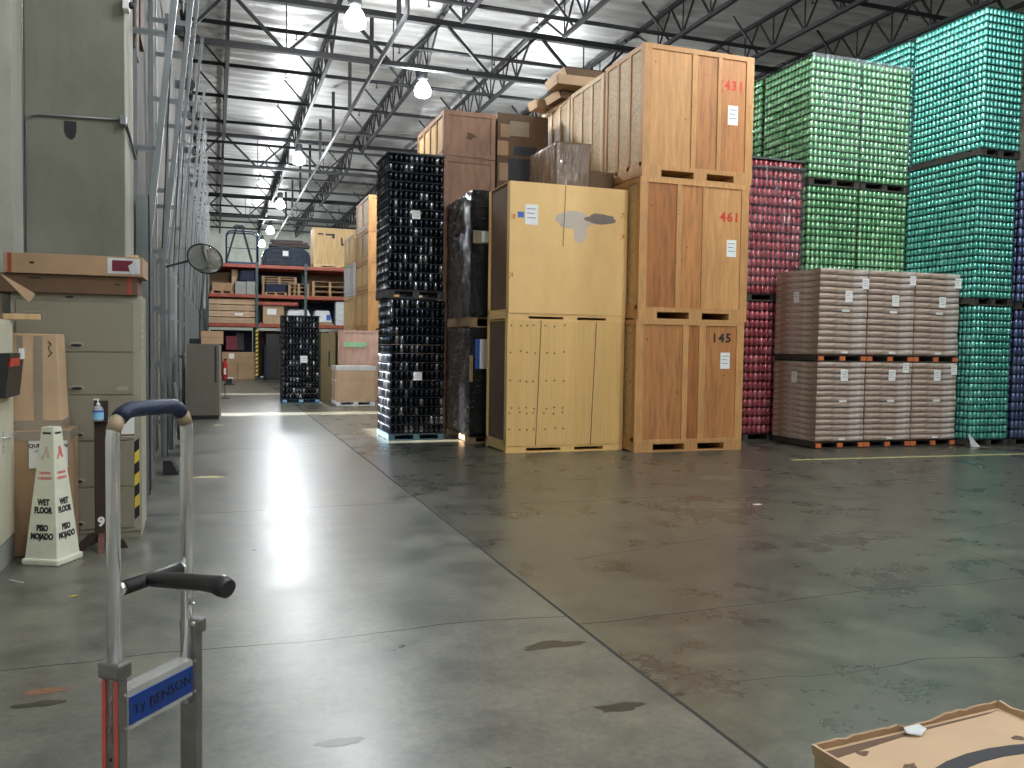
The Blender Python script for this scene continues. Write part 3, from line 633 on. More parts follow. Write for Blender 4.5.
# ------------------------------------------------------------------ pallets of cans
def can_profile(r, h, lo=False):
    if lo: return [(r*.72, 0), (r, h*.13), (r, h*.80), (r*.76, h)]
    return [(r*.70, 0), (r*.8, h*.03), (r, h*.13), (r, h*.80), (r*.78, h*.94), (r*.80, h*.98), (r*.74, h)]
def can_load(label, x, y, z, nx, ny, tiers, d, h, mat, sheet, pal='pallet_dark', cat='pallet of cans', group=None, rz=0, ph=.12, n_ind=100, vis=None, dep=2, jit=.004, top=None, tags=(), name='can_pallet', sides=('f', 'l'), tagw=.13, blocks=None, top_gap=0):
    t = thing(name, label, cat, (x, y, z), rz, group)
    w, dd = nx*d, ny*d
    pallet(t, w, dd, pal, ph, blocks)
    rnd = random.Random(int(x*100+y*31+z*7)); cells = []
    for ti in range(tiers):
        ox, oy = rnd.uniform(-jit, jit), rnd.uniform(-jit, jit)
        if ti == 0: ox = oy = 0
        zz = ph+ti*h+.003
        for i in range(nx):
            for j in range(ny):
                fr = j < dep; lf = i < dep and 'l' in sides; 
                if fr or lf: cells.append((ox+(i+.5)*d, oy+(j+.5)*d, zz, i, j))
        so_ = obj('tier_sheet', SHEETS.setdefault((w, dd, sheet), MB().box(-.004, w+.004, -.004, dd+.004, -.0025, .0025).mesh('tier_sheet', sheet)), sheet, t, (ox, oy, zz-.003))
    so_ = obj('tier_sheet', SHEETS[(w, dd, sheet)], sheet, t, (0, 0, ph+tiers*h+.001))
    # the individually built cans: outermost, nearest the camera and in view
    Mw = Matrix.Translation((x, y, z)) @ Matrix.Rotation(rz, 4, 'Z')
    def seen(c):
        if not (c[4] == 0 or c[3] == 0): return False
        p = Mw @ Vector(c[:3]); q = p-CAM; dz = q.dot(fw)
        u = 512+FPX*q.dot(rt)/dz; v_ = 384-FPX*q.dot(up)/dz
        if vis and not (vis[0] <= u <= vis[1] and vis[2] <= v_ <= vis[3]): return False
        return -4 < u < 1028 and -8 < v_ < 772
    sc = sorted([c for c in cells if seen(c)], key=lambda c: ((Mw @ Vector(c[:3]))-CAM).length)[:n_ind]
    ss = set(sc)
    key = (d, h, mat)
    if key not in CANM: CANM[key] = MB().lathe(can_profile(d*.485, h-.009), 12).mesh('can', mat)
    for c in sc: obj('can', CANM[key], mat, t, c[:3])
    mb = MB(); pr = can_profile(d*.485, h-.009, True)
    for c in cells:
        if c not in ss: mb.lathe(pr, 8, c[:3])
    st = obj('cans', mb, mat, t); st['kind'] = 'stuff'
    H = ph+tiers*h
    if top: obj('top_frame', MB().box(-.01, w+.01, -.01, dd+.01, H+.004, H+.025), top, t)
    for tx, tz, s in tags:
        if s == 'f': sticker(t, tx, tz, tagw, tagw, y=-.008, lines=3)
    for xx in (w*.3, w*.7): 
        pass
    return t
SHEETS, CANM = {}, {}
# black can pallets
g = 'pallets of black cans'
D, HH = .0815, .1395
b1 = can_load('lower pallet of black cans standing on the floor, in the two-high dark stack', 2.55, 13.1, 0, 11, 12, 15, D, HH, 'can_black', 'dark_sheet', 'pallet_blue', group=g, tags=((.46, 1.01, 'f'),), ph=.11)
b2 = can_load('upper pallet of black cans, topmost of the two-high dark stack', 2.52, 13.1, 2.22, 11, 12, 15, D, HH, 'can_black', 'dark_sheet', 'dark_sheet', group=g, tags=((.44, 1.3, 'f'),), top='dark_sheet', ph=.13, rz=.01)
b3 = can_load('single distant pallet of black cans in the aisle in front of the rack', 1.60, 21.95, 0, 11, 12, 15, .0815, .138, 'can_black', 'dark_sheet', 'pallet_blue', group=g, tags=((.52, 1.1, 'f'),), top='dark_sheet', ph=.1, tagw=.17, blocks='light_blue')
# red
D2, H2 = .0655, .1085
r1 = can_load('lower pallet of red printed cans half hidden between crates and cartons', 8.18, 11.9, 0, 11, 14, 15, .095, .1445, 'can_red', 'red_sheet', group='pallets of red cans', vis=(742, 776, 300, 460), dep=2)
r2 = can_load('upper pallet of red printed cans under stretch film, beside crate 461', 8.18, 11.9, 2.3, 11, 14, 14, .095, .1445, 'can_red', 'red_sheet', group='pallets of red cans', vis=(748, 810, 160, 305), jit=.012)
t = r2
H_ = .12+14*.1445
obj('top_frame', MB().box(-.01, 1.06, -.01, 1.32, H_+.16, H_+.19), 'galvanised_dark', t); mbx = MB()
for c_ in range(11): mbx.lathe(can_profile(.045, .135, True), 8, ((c_+.5)*.095, .05, H_+.012))
obj('cans', mbx, 'can_red', t)['kind'] = 'stuff'
obj('loose_strap', MB().bar((.05, -.03, H_+.02), (1.05, -.03, H_+.05), .03, .02, (0, 0, 1)), 'galvanised_dark', t)
t = thing('plastic_hood', 'crinkled clear film draped over the front of the upper red cans', 'plastic film', (8.18, 11.9, 2.3), 0, 'plastic film hoods')
mb = MB(); n = 16; rnd_ = random.Random(5)
for q in range(11):
    for i in range(n+1): mb.v.append((-.01+1.07*i/n, -.03-.02*rnd_.random(), .25+1.95*q/10))
for q in range(10):
    for i in range(n): k_ = q*(n+1)+i; mb.f.append((k_, k_+1, k_+n+2, k_+n+1)); mb.sm.append(1)
obj('film', mb, 'stretch_film', t)
# green: two columns, two levels in view (third level hidden behind cartons)
g = 'pallets of pale green cans'
GX = (9.26, 10.32); gw = 11*.0925
names = {(0, 0): 'floor-level left pallet of pale green cans hidden behind the cartons', (1, 0): 'floor-level right pallet of pale green cans behind the cartons', (0, 1): 'middle-level left pallet of pale green cans', (1, 1): 'middle-level right pallet of pale green cans, beside the teal ones', (0, 2): 'topmost left pallet of pale green cans above the red cans', (1, 2): 'topmost right pallet of pale green cans, against the teal column'}
for lv in range(3):
    for c_ in range(2):
        ti = 19
        can_load(names[(c_, lv)], GX[c_], 11.8, lv*2.12, 11, 14, 17, .0925, .1172, 'can_green', 'green_sheet', group=g, vis=(750, 915, 40, 272) if lv else (0, 1, 0, 1), n_ind=100 if lv else 0, jit=.004, sides=('f', 'l') if c_ == 0 else ('f',), rz=random.uniform(-.006, .006))
can_load('topmost pallet of pale green cans behind the first green column', 9.27, 13.2, 4.24, 11, 14, 17, .0925, .1172, 'can_green', 'green_sheet', group=g, vis=(755, 772, 60, 165), n_ind=60)
for lv in (0, 1): can_load('%s pallet of pale green cans behind the first green column' % ('floor-level', 'middle-level')[lv], 9.27, 13.2, lv*2.12, 11, 14, 17, .0925, .1172, 'can_green', 'green_sheet', group=g, vis=(0, 1, 0, 1), n_ind=0)
# plastic film hood over the green tops
for c_ in range(2):
    t = thing('plastic_hood', 'thin clear plastic film hood over the topmost %s pallet of green cans' % ('left', 'right')[c_], 'plastic film', (GX[c_], 11.8, 4.24), 0, 'plastic film hoods')
    mb = MB(); n = 14
    for s_ in (0,):
        i0 = len(mb.v)
        zz = [.3, .8, 1.3, 1.8, 2.13]
        for q in zz:
            for i in range(n+1): mb.v.append((-.02+(gw+.04)*i/n, -.025-.012*random.random()-(.015 if q < 1 else 0), q+random.uniform(-.02, .02)))
        for a_ in range(len(zz)-1):
            for i in range(n): mb.f.append((i0+a_*(n+1)+i, i0+a_*(n+1)+i+1, i0+(a_+1)*(n+1)+i+1, i0+(a_+1)*(n+1)+i)); mb.sm.append(1)
    obj('film', mb, 'stretch_film', t)
    obj('top_film', MB().box(-.02, gw+.02, -.03, 1.34, 2.128, 2.135).box(-.02, gw+.02, -.032, -.028, 2.04, 2.135), 'haze_film', t)
# teal: three levels
g = 'pallets of teal cans'
lab = ('floor-level', 'middle-level', 'topmost')
for lv, z_ in enumerate((0, 2.255, 4.6)):
    can_load('%s pallet of teal cans in the front column at the right edge' % lab[lv], (11.33, 11.31, 11.36)[lv], 10.34, z_, 10, 18, 20 if lv else 19, .081, (.112, .111, .1085)[lv], 'can_teal', 'teal_sheet', group=g, vis=(900, 1030, 0, 460), jit=.003)
    can_load('%s pallet of teal cans behind the front teal column' % lab[lv], 11.37, 11.93, z_, 10, 18, 20 if lv else 19, .081, (.112, .111, .1085)[lv], 'can_teal', 'teal_sheet', group=g, vis=(870, 930, 0, 300), n_ind=100 if lv else 0, dep=2)
for lv, z_ in enumerate((0, 2.215)):
    can_load('%s pallet of navy cans at the far right edge of the picture' % lab[lv], (12.22, 12.24)[lv], 10.34, z_, 10, 12, 14, .088, .149, 'can_navy', 'navy_sheet', group='pallets of navy cans', vis=(1008, 1030, 180, 460), dep=2)

# ------------------------------------------------------------------ wrapped bundles of flat cartons
cw = .893
def carton_layer(w, d, h, seed):
    rnd = random.Random(seed); mb = MB(); n = 6; prof = []
    for k in range(n+1):
        a = -PI/2+PI*k/n; prof.append((.036*math.cos(a), h/2+h*.47*math.sin(a)))
    m = 10; i0 = len(mb.v)
    for (o, z) in prof:
        for i in range(m+1):
            wob = .004*math.sin(i*1.7+seed)+rnd.uniform(-.002, .002); mb.v.append((w*i/m, -o*(.25 if i in (0, m) else 1)+wob-.0, z+rnd.uniform(-.0015, .0015)))
    for k in range(n):
        for i in range(m): a = i0+k*(m+1)+i; mb.f.append((a, a+1, a+m+2, a+m+1)); mb.sm.append(1)
    mb.box(0, w, .004, d, h*.03, h*.97); return mb
def carton_load(label, x, y, z, rz, H, tags, gap=0):
    t = thing('flat_carton_load', label, 'wrapped cartons', (x, y, z), rz, 'wrapped loads of flat cartons')
    pallet(t, cw-.02, 1.1, 'pallet_dark', .11, 'block_orange')
    n = 14; hh = (H-.11)/n
    for k in range(n):
        o = obj('carton_layer', LAY[k % 4][1] if abs(LAY[k % 4][0]-hh) < 1e-6 else carton_layer(cw-.03, 1.1, hh, k).mesh('carton_layer', 'flat_bundles'), 'flat_bundles', t, (random.uniform(-.004, .004), random.uniform(-.004, .004), .11+k*hh))
    obj('top_film', MB().box(-.006, cw-.025, -.012, 1.104, H-.012, H+.004), 'haze_film', t)
    for tx, tz, s_ in tags: sticker(t, tx, tz, .13*s_, .17*s_, y=-.042, lines=3, name='paper_tag')
    sticker(t, cw*.5, H*.55, .14, .035, y=-.042, lines=0, name='paper_tag'); sticker(t, cw*.5, .15, .12, .03, y=-.042, lines=0, name='paper_tag')
    return t
LAY = [(0, None)]*4
rzc = -.03
pos = ('left', 'middle', 'right')
ux, uy = math.cos(rzc), math.sin(rzc)
cl = []
for c_ in range(3):
    x, y = 8.62+ux*c_*(cw-.005), 10.66+uy*c_*(cw-.005)
    cl.append(carton_load('lower %s load of film-wrapped flat cartons' % pos[c_], x, y, 0, rzc, 1.33, (((.46, 1.13, 1.05),), ((.46, 1.13, 1.0), (.72, 1.25, .9)), ((.45, 1.13, 1.0), (.78, 1.22, .9)))[c_]))
    cl.append(carton_load('upper %s load of film-wrapped flat cartons' % pos[c_], x, y-.0, 1.33, rzc, 1.42, (((.50, 1.0, 1.0), (.8, 1.2, .95)), ((.48, .96, 1.0), (.8, 1.28, .85)), ((.5, .96, 1.0), (.8, 1.27, .95)))[c_]))
for k_, tz in ((0, 1.08), (1, 1.0)):
    o = sticker(cl[k_], 0, tz, .13, .17, y=0, lines=2, name='paper_tag'); o.location = (-.012, .55, tz); o.rotation_euler = (0, 0, -PI/2)
t = tag(obj('torn_film', MB().poly([(0, 0, 0), (.3, -.12, 0), (.18, .0, .0), (.0, .02, .18), (-.05, .02, .2)], (0, 1, .3), .004), 'white_film', None, (11.35, 10.32, .005)), 'torn scrap of film hanging at the right foot of the carton loads', 'plastic film')

# floor tape
a, b = atZ(792, 460), atZ(1024, 454)
dv = (b-a); b = a+dv*1.25
tag(obj('floor_tape', MB().bar((a.x, a.y, .001), (b.x, b.y, .001), .06, .002), 'yellow_tape'), 'yellow floor tape line in front of the wrapped cartons', 'floor tape')

# ------------------------------------------------------------------ far stacks beside the aisle
def pcrate(label, x, y, z, w, d, h, m, e=None, group='far stacked crates', side=None):
    return vault(label, x, y, z, w, d, h, ((.5, .56),), (m,), e or m, side or m, group=group, base=.1, left=side or m, fp=.06, topr=.06, sidefr=(0, .5, 1))
pk = pcrate('pinkish crate with pale green mark behind the white-topped carton', 3.06, 22.65, 0, 1.9, 2.0, 1.86, 'ply_pink', side='cardboard_olive')
obj('green_mark', MB().box(.15, .75, -.004, .0, 1.42, 1.55), 'green_mark', pk)
zz = 1.86
for h, l, m in ((1.09, 'lowest', 'ply_pale'), (.78, 'second', 'ply_pale'), (.83, 'third', 'osb'), (.88, 'topmost', 'ply_pale')):
    pcrate('%s plywood crate on the far stack left of the black can pallets' % l, 3.84, 22.65, zz, 1.3, 2.1, h, 'ply_light', 'batten', side=m); zz += h  # left sides paler than the fronts, lamp light put into their colour
zz = 0
for h, l, m in ((1.9, 'floor-level crate of the farther stack beside the aisle', 'ply_pink'), (1.0, 'second crate of the farther stack beside the aisle', 'ply_pale'), (.95, 'white-wrapped crate in the farther stack beside the aisle', 'white_film'), (.85, 'topmost pale crate of the farther stack beside the aisle', 'ply_pale')):
    pcrate(l, 3.80, 24.95, zz, 1.3, 1.9, h, m, side=m); zz += h
t = thing('lidded_carton', 'cardboard pallet carton with white rim in the daylight by the aisle', 'carton', (2.78, 20.8, 0), .0)
pallet(t, .93, .95, 'paper', .1)
obj('carton_body', MB().box(0, .93, 0, .95, .1, .9), 'cardboard_light', t, bevel=.006)
obj('carton_lid', MB().box(-.012, .942, -.012, .962, .86, .96), 'white_film', t)
obj('strap', MB().box(-.004, .0, .12, .14, .1, .9).box(-.004, 0, -.002, .95, .6, .62), 'paper', t)
t = thing('tall_olive_carton', 'tall olive-brown carton between the black can pallet and the pink crate', 'carton', (2.62, 22.7, 0))
obj('carton_body', MB().box(0, .38, 0, .9, 0, 1.78), 'cardboard_olive', t, bevel=.005); obj('black_print', MB().box(.2, .24, -.003, 0, .9, 1.3), 'ink', t)

# ------------------------------------------------------------------ pallet rack
YR = 35.6
rk = thing('pallet_rack', 'red-beamed pallet rack with dark posts across the end of the aisle', 'pallet rack', (0, YR, 0))
posts = (-.28, 1.6, 3.5, 5.42, 7.3)
for X in posts:
    for yy in (0, 1.05): obj('post', MB().box(X-.05, X+.05, yy, yy+.09, 0, 4.72), 'rack_post', rk)
    obj('post_brace', MB().bar((X, .05, .3), (X, 1.1, 1.4), .03, .03).bar((X, 1.1, 1.5), (X, .05, 2.6), .03, .03).bar((X, .05, 2.8), (X, 1.1, 3.9), .03, .03), 'rack_post', rk)
for i in range(4):
    for zb in (2.2, 3.36, 4.55):
        for yy in (-.02, 1.1): obj('beam', MB().box(posts[i]+.05, posts[i+1]-.05, yy, yy+.05, zb-.07, zb+.06), 'rack_orange', rk)
        obj('shelf_deck', MB().box(posts[i]+.05, posts[i+1]-.05, .03, 1.1, zb+.03, zb+.06), 'pallet_dark', rk)
obj('beam', MB().box(1.65, 3.2, -.02, .03, 3.02, 3.14), 'rack_orange', rk)
mb = MB(); mb2 = MB()
for k in range(12):
    z_ = .15+k*.16; mb.hexa([(1.55, -.012, z_), (1.65, -.012, z_+.06), (1.65, 0, z_+.06), (1.55, 0, z_), (1.55, -.012, z_+.08), (1.65, -.012, z_+.14), (1.65, 0, z_+.14), (1.55, 0, z_+.08)])
obj('hazard_stripes', mb, 'hazard_yellow', rk)
def R(x0, y0_, x1, y1_, Y=YR):   # rectangle in the picture -> X range and z range on the plane Y
    a_, b_ = atY(x0, y0_, Y), atY(x1, y1_, Y); return a_.x, b_.x, b_.z, a_.z
def rbox(name, label, cat, px, zfix, d, mat, dy=.1, group=None, parts=None, h=None):
    X0, X1, Z0, Z1 = R(*px); hh = h or (Z1-zfix)
    t = thing(name, label, cat, (X0, YR+dy, zfix), 0, group); w = X1-X0
    obj('body', MB().box(0, w, 0, d, 0, hh), mat, t, bevel=.01)
    if parts: parts(t, w, hh)
    return t
S1, S2, S3 = 2.262, 3.422, 4.612
def seam(t, w, h): obj('tape_seam', MB().box(w*.47, w*.5, -.004, 0, 0, h), 'tape_clear', t)
def lbl(t, w, h): seam(t, w, h); sticker(t, w*.42, h*.62, .36, .24, y=-.006, lines=0)
zz = S1
for k, (h, m, l) in enumerate(((.22, 'cardboard_tan', 'bottom'), (.22, 'cardboard_light', 'second'), (.22, 'cardboard_tan', 'third'), (.21, 'cardboard_light', 'top'))):
    def f(t, w, hh, k=k):
        if k == 1: sticker(t, w*.6, hh*.5, .3, .1, y=-.006, lines=0)
        obj('tape_seam', MB().box(0, w, -.003, 0, hh*.45, hh*.52), 'tape_clear', t)
    rbox('long_flat_carton', '%s one of four long tan cartons on the lowest rack shelf' % l, 'carton', (209.5, 300, 258, 322), zz, .9, m, .1+.02*k, 'long cartons on the rack', f, h); zz += h+.03
    if k < 3:
        t = thing('wood_spacer', 'thin wooden spacer under the %s of the long tan rack cartons' % ('second', 'third', 'top')[k], 'wood spacer', (0, YR+.15, zz-.03), 0, 'spacers between the long cartons')
        for q, xx in enumerate((.1, 1.2)): obj('spacer', MB().box(xx, xx+.1, 0, .8, 0, .029), 'pallet_wood', t)
rbox('carton', 'tan double carton with white label on the lowest rack shelf', 'carton', (263, 304, 284, 323), S1, .8, 'cardboard_tan', parts=lbl)
for px, l in (((285, 309, 313, 324), 'white film-wrapped dome load on the lowest rack shelf above the black cans'), ((313, 310, 333, 324), 'white wrapped bundle with blue print on the lowest rack shelf')):
    X0, X1, Z0, Z1 = R(*px); t = thing('wrapped_bundle', l, 'wrapped bundle', (X0, YR+.15, S1)); w_ = X1-X0; hh = Z1-S1
    obj('pallet', MB().box(0, w_, 0, .8, 0, .1), 'pallet_wood', t)
    obj('film_wrap', MB().hexa([(0, 0, .1), (w_, 0, .1), (w_, .8, .1), (0, .8, .1), (w_*.14, .1, hh), (w_*.86, .1, hh), (w_*.86, .7, hh), (w_*.14, .7, hh)]), 'white_film', t, bevel=.05)
    if 'blue' in l: obj('blue_print', MB().box(w_*.7, w_*.9, -.004, .01, .2, .42), 'blue_label', t)
zz = S1
for k in range(4):
    rbox('white_box', '%s white box at the right end of the lowest rack shelf' % ('bottom', 'second', 'third', 'top')[k], 'box', (336, 303, 349, 324), zz, .6, 'white_film', group='white boxes on the rack', h=.24); zz += .242
# second shelf
def palleted(name, label, px, m, dy=.1, z0=S2):
    X0, X1, Z0, Z1 = R(*px); t = thing(name, label, 'pallet load', (X0, YR+dy, z0)); w_ = X1-X0
    pallet(t, w_, .9, 'pallet_wood', .12); obj('goods', MB().box(.03, w_-.03, .03, .85, .12, Z1-z0), m, t, bevel=.02); return t
t = palleted('pallet_load', 'pallet with pale timber offcuts at the left of the second rack shelf', (211, 282, 233, 293), 'pallet_wood')
rbox('carton', 'tall cream carton in the first bay of the second rack shelf', 'carton', (232, 268, 238, 293), S2, .6, 'cardboard_light', .6)
rbox('brown_carton', 'brown carton behind the timber pallet on the second rack shelf', 'carton', (209, 270, 231, 293), S2, .1, 'cardboard_dark', .99)
t1_ = rbox('grey_box', 'left of the two grey boxes on the second rack shelf', 'box', (235, 281, 246, 293), S2, .6, 'gray_box')
rbox('grey_box', 'right of the two grey boxes on the second rack shelf', 'box', (246.5, 281, 256, 293), S2, .6, 'gray_box')
X0, X1, Z0, Z1 = R(238, 269, 256, 281); zg = atY(245, 281, YR).z
t = tag(obj('black_bag', MB().hexa([(0, 0, 0), (X1-X0, 0, 0), (X1-X0, .6, 0), (0, .6, 0), (.1, .1, Z1-Z0), (X1-X0-.05, .1, Z1-Z0), (X1-X0-.05, .5, Z1-Z0), (.1, .5, Z1-Z0)]), 'navy_cloth', None, (X0, YR+.1, zg), bevel=.08), 'black bag lying on the two grey boxes of the rack', 'bag')
t = palleted('pallet_load', 'pallet with navy and grey bundles on the second rack shelf', (265, 280, 287, 293), 'navy_cloth')
for k, (px, l) in enumerate((((288.5, 283, 309.5, 293), 'stack of empty wooden pallets in the middle bay of the rack'), ((312.5, 281, 348, 293), 'wide stack of timber pallets in the right bay of the rack'), ((262, 270, 297, 279), 'bundle of timber boards above the navy pallet load on the rack'))):
    X0, X1, Z0, Z1 = R(*px); t = thing('timber_stack', l, 'pallet stack', (X0, YR+.1, S2 if k < 2 else S2+.45)); w_ = X1-X0; H_ = (Z1-S2) if k < 2 else .3; n = 3
    for q in range(n):
        p = pallet(t, w_, .9, 'pallet_wood', H_/n, name='timber_pallet' if k < 2 else 'board_layer'); p.location.z = q*H_/n
    if k == 2:
        for xx in (.02, w_-.12): obj('support_leg', MB().box(xx, xx+.08, .05, .13, -.45, 0).box(xx, xx+.08, .7, .78, -.45, 0), 'pallet_wood', t)
# top shelf
X0, X1, Z0, Z1 = R(226.5, 236, 258, 264); w_ = X1-X0
t = thing('stock_cage', 'dark blue tubular cage frame standing on the top rack shelf', 'cage', (X0, YR+.15, S3))
for yy in (0, .7):
    obj('cage_frame', MB().tube([(0, yy, 0), (0, yy, 1.15), (.08, yy, 1.27), (.2, yy, 1.3), (w_-.2, yy, 1.3), (w_-.08, yy, 1.27), (w_, yy, 1.15), (w_, yy, 0)], .03, 8), 'blue_frame', t)
obj('cage_base', MB().box(0, w_, 0, .7, 0, .09), 'blue_frame', t); obj('cage_rail', MB().box(0, w_, .68, .72, .68, .71), 'blue_frame', t)
a_ = atY(238, 229, YR+.5)
t = thing('step_ladder', 'black A-frame step ladder standing inside the blue cage', 'ladder', ((X0+X1)/2-.1, YR+.45, S3+.091))
for s_, l in ((-1, 'front_frame'), (1, 'rear_frame')):
    o = obj(l, MB(), 'black_steel', t)
    for q in (-.0, .26):
        obj('rail', MB().bar((s_*.1, q, 1.45), (s_*.5, q, 0), .07, .07), 'black_steel', o)
    for k in range(5):
        f = (k+.7)/5.6; obj('rung', MB().box(s_*(.5-.4*f)-.035, s_*(.5-.4*f)+.035, 0, .26, 1.45*f, 1.45*f+.05), 'black_steel', o)
for o in list(bpy.data.objects):
    if o.name.startswith(('front_frame', 'rear_frame')) and len(o.data.vertices) == 0:
        kids = list(o.children); o.data = MB().bar((math.copysign(.1, kids[0].data.vertices[0].co.x)*1, .13, 1.40), (math.copysign(.1, kids[0].data.vertices[0].co.x), .13, 1.46), .26, .05).mesh(o.name, 'black_steel')
obj('ladder_cap', MB().box(-.16, .16, -.03, .29, 1.44, 1.5), 'black_plastic', t)
# covered bulky load and things on it
X0, X1, Z0, Z1 = R(262, 247, 311, 265); w_ = X1-X0
t = thing('covered_load', 'bulky load in shiny dark blue cover on the top rack shelf', 'wrapped load', (X0, YR+.1, S3))
prof = [(0, .05), (.0, .35), (.12, .62), (.35, .74), (w_*.5, .78), (w_-.3, .74), (w_-.05, .55), (w_, .3), (w_, .0), (0, 0)]
obj('cover', MB().poly([(x_, 0, z_) for x_, z_ in prof], (0, 1, 0), .9), 'wrinkled_black_film', t, bevel=.04)
MATS['cover_blue'] = MATS['wrinkled_black_film'].copy(); MATS['cover_blue'].node_tree.nodes['Principled BSDF'].inputs['Base Color'].default_value = (.02, .032, .05, 1)
t.children[0].data.materials[0] = MATS['cover_blue']; sticker(t, w_*.48, .5, .22, .2, y=-.008, lines=0)
t = tag(obj('timber_bundle', MB().box(.3, w_-.02, .15, .7, .0, .1).box(.5, w_-.1, .1, .75, .1, .2).box(.35, w_-.3, .2, .6, .2, .28), 'dark_wood', None, (X0, YR+.1, S3+.785)), 'dark bundle of boards lying on top of the blue covered load', 'timber')
X0, X1, Z0, Z1 = R(313.5, 227, 362, 265); w_ = X1-X0
t = vault('large pale plywood crate with black marks on the top rack shelf', X0, YR+.05, S3, w_, 1.0, Z1-S3, ((.53, .545),), ('ply_pale',), 'batten_pale', 'ply_pale', base=.1, fp=.03, topr=.04, name='wooden_crate')
obj('black_mark', MB().box(.18, .4, -.003, .001, 1.33, 1.39).box(.5, .82, -.003, .001, 1.31, 1.38).box(.76, .86, -.003, .001, 1.2, 1.38), 'ink', t)
obj('black_mark', MB().box(1.12, 1.18, -.003, .001, .95, 1.25).box(1.12, 1.45, -.003, .001, .93, 1.0), 'ink', t)
# added second rack row, with dark loads that darken the view through the shelves
rk2 = copy_tree(rk); rk2.location.y = YR+1.3; rk2['label'] = 'added second pallet rack row standing back to back behind the front one'
for ch in list(rk2.children):
    if ch.name.startswith('hazard'): bpy.data.objects.remove(ch)
for i in range(4):
    for j, zl in enumerate((0, S1, S2)):
        x0_, x1_ = posts[i]+.1, posts[i+1]-.1; hh = (2.0, .98, 1.0)[j]
        t = thing('dark_filler_load', 'added dark filler load in bay %s of the rear rack, %s' % (('one', 'two', 'three', 'four')[i], ('on the floor', 'on the lowest shelf', 'on the second shelf')[j]), 'pallet load', (x0_, YR+1.42, zl), 0, 'added dark loads in the rear rack row')
        pallet(t, x1_-x0_, .85, 'pallet_dark', .12); obj('goods', MB().box(.02, x1_-x0_-.02, .02, .83, .12, hh), ('navy_cloth', 'cardboard_dark', 'black_plastic')[(i+j) % 3], t, bevel=.02)
# under the rack
def gbox(name, label, cat, px, m, Y, d, z=0, parts=None):
    a_, b_ = atY(px[0], px[1], Y), atY(px[2], px[3], Y); t = thing(name, label, cat, (a_.x, Y, z)); w_ = b_.x-a_.x; h_ = a_.z-z
    obj('body', MB().box(0, w_, 0, d, 0, h_), m, t, bevel=.01)
    if parts: parts(t, w_, h_)
    return t
def f(t, w, h): sticker(t, w*.28, h*.86, .2, .2, y=-.006, lines=0); obj('carton_seam', MB().box(w*.45, w*.47, -.004, 0, 0, h*.6), 'cardboard_dark', t)
gbox('brown_carton', 'wide brown carton with white label under the rack', 'carton', (222, 352, 256, 379), 'cardboard', YR+.15, .9, 0, f)
gbox('dark_red_case', 'dark red case on the brown carton under the rack', 'case', (226, 336, 237, 352), 'maroon', YR+.4, .5, 1.19)
t = gbox('picture_frame', 'small wooden frame leaning on the goods under the rack', 'frame', (236, 333, 244, 342), 'pallet_dark', YR+.7, .04, 1.19)
gbox('black_cabinet', 'black cabinet under the middle bay of the rack', 'cabinet', (266, 334, 279, 377), 'black_plastic', YR+.3, .7)
gbox('black_case', 'tall black case beside the hazard-striped rack post', 'case', (264, 345, 267.5, 377), 'navy_cloth', YR+.35, .5)
# grey things behind left of rack
gbox('grey_crate', 'grey plastic crate stack left of the pallet rack', 'crate', (202, 308, 206.5, 380), 'gray_box', YR+.3, .8)

# fire extinguisher and grey cabinet
t = thing('storage_cabinet', 'grey-brown metal cabinet standing beside the dock doors', 'cabinet', (-.5, 17.45, 0))
obj('cabinet_body', MB().box(0, .60, 0, .7, .08, 1.46), 'cabinet_gray', t, bevel=.005); obj('plinth', MB().box(.02, .58, .03, .67, 0, .08), 'black_plastic', t)
obj('edge_frame', MB().box(.585, .62, -.004, .012, .06, 1.44), 'cabinet_edge', t); obj('door_slot', MB().box(.50, .535, -.004, .0, .72, 1.42), 'ink', t)
t = thing('carton', 'tan carton lying on the grey cabinet by the dock doors', 'carton', (-.24, 17.46, 1.46), .03)
obj('body', MB().box(0, .40, 0, .3, 0, .25), 'cardboard_light', t, bevel=.004); obj('tape_seam', MB().box(0, .40, -.002, 0, .115, .135), 'cardboard_tan', t)
tag(obj('black_box', MB().box(-.46, -.26, 17.5, 17.8, 1.46, 1.56), 'black_plastic', bevel=.01), 'small black box beside the tan carton on the grey cabinet', 'box')
g = atY(225, 380, 24.0)
t = thing('fire_extinguisher', 'red fire extinguisher hanging behind the grey cabinet', 'fire extinguisher', (g.x, 24.0, g.z))
obj('cylinder', MB().lathe([(.06, 0), (.07, .02), (.07, .42), (.045, .5), (.02, .52)], 14), 'extinguisher_red', t); obj('valve', MB().box(-.03, .05, -.02, .02, .52, .57), 'black_plastic', t)
obj('label', MB().box(-.03, .03, -.075, -.069, .15, .32), 'paper', t); obj('stand', MB().box(-.08, .08, -.08, .08, -.02, 0).tube([(0, .09, -g.z+.02), (0, .09, .5)], .012, 6).box(-.12, .12, -.1, .12, -g.z, -g.z+.02), 'black_plastic', t)
g = atZ(229, 385)
t = thing('foot_stool', 'small black stool with white top on the floor near the extinguisher', 'stool', (g.x, g.y, 0))
obj('seat', MB().box(-.16, .16, 0, .3, .22, .26), 'paper', t); obj('base', MB().box(-.1, .1, .05, .25, .04, .22).box(-.18, .18, 0, .3, 0, .04), 'black_plastic', t)

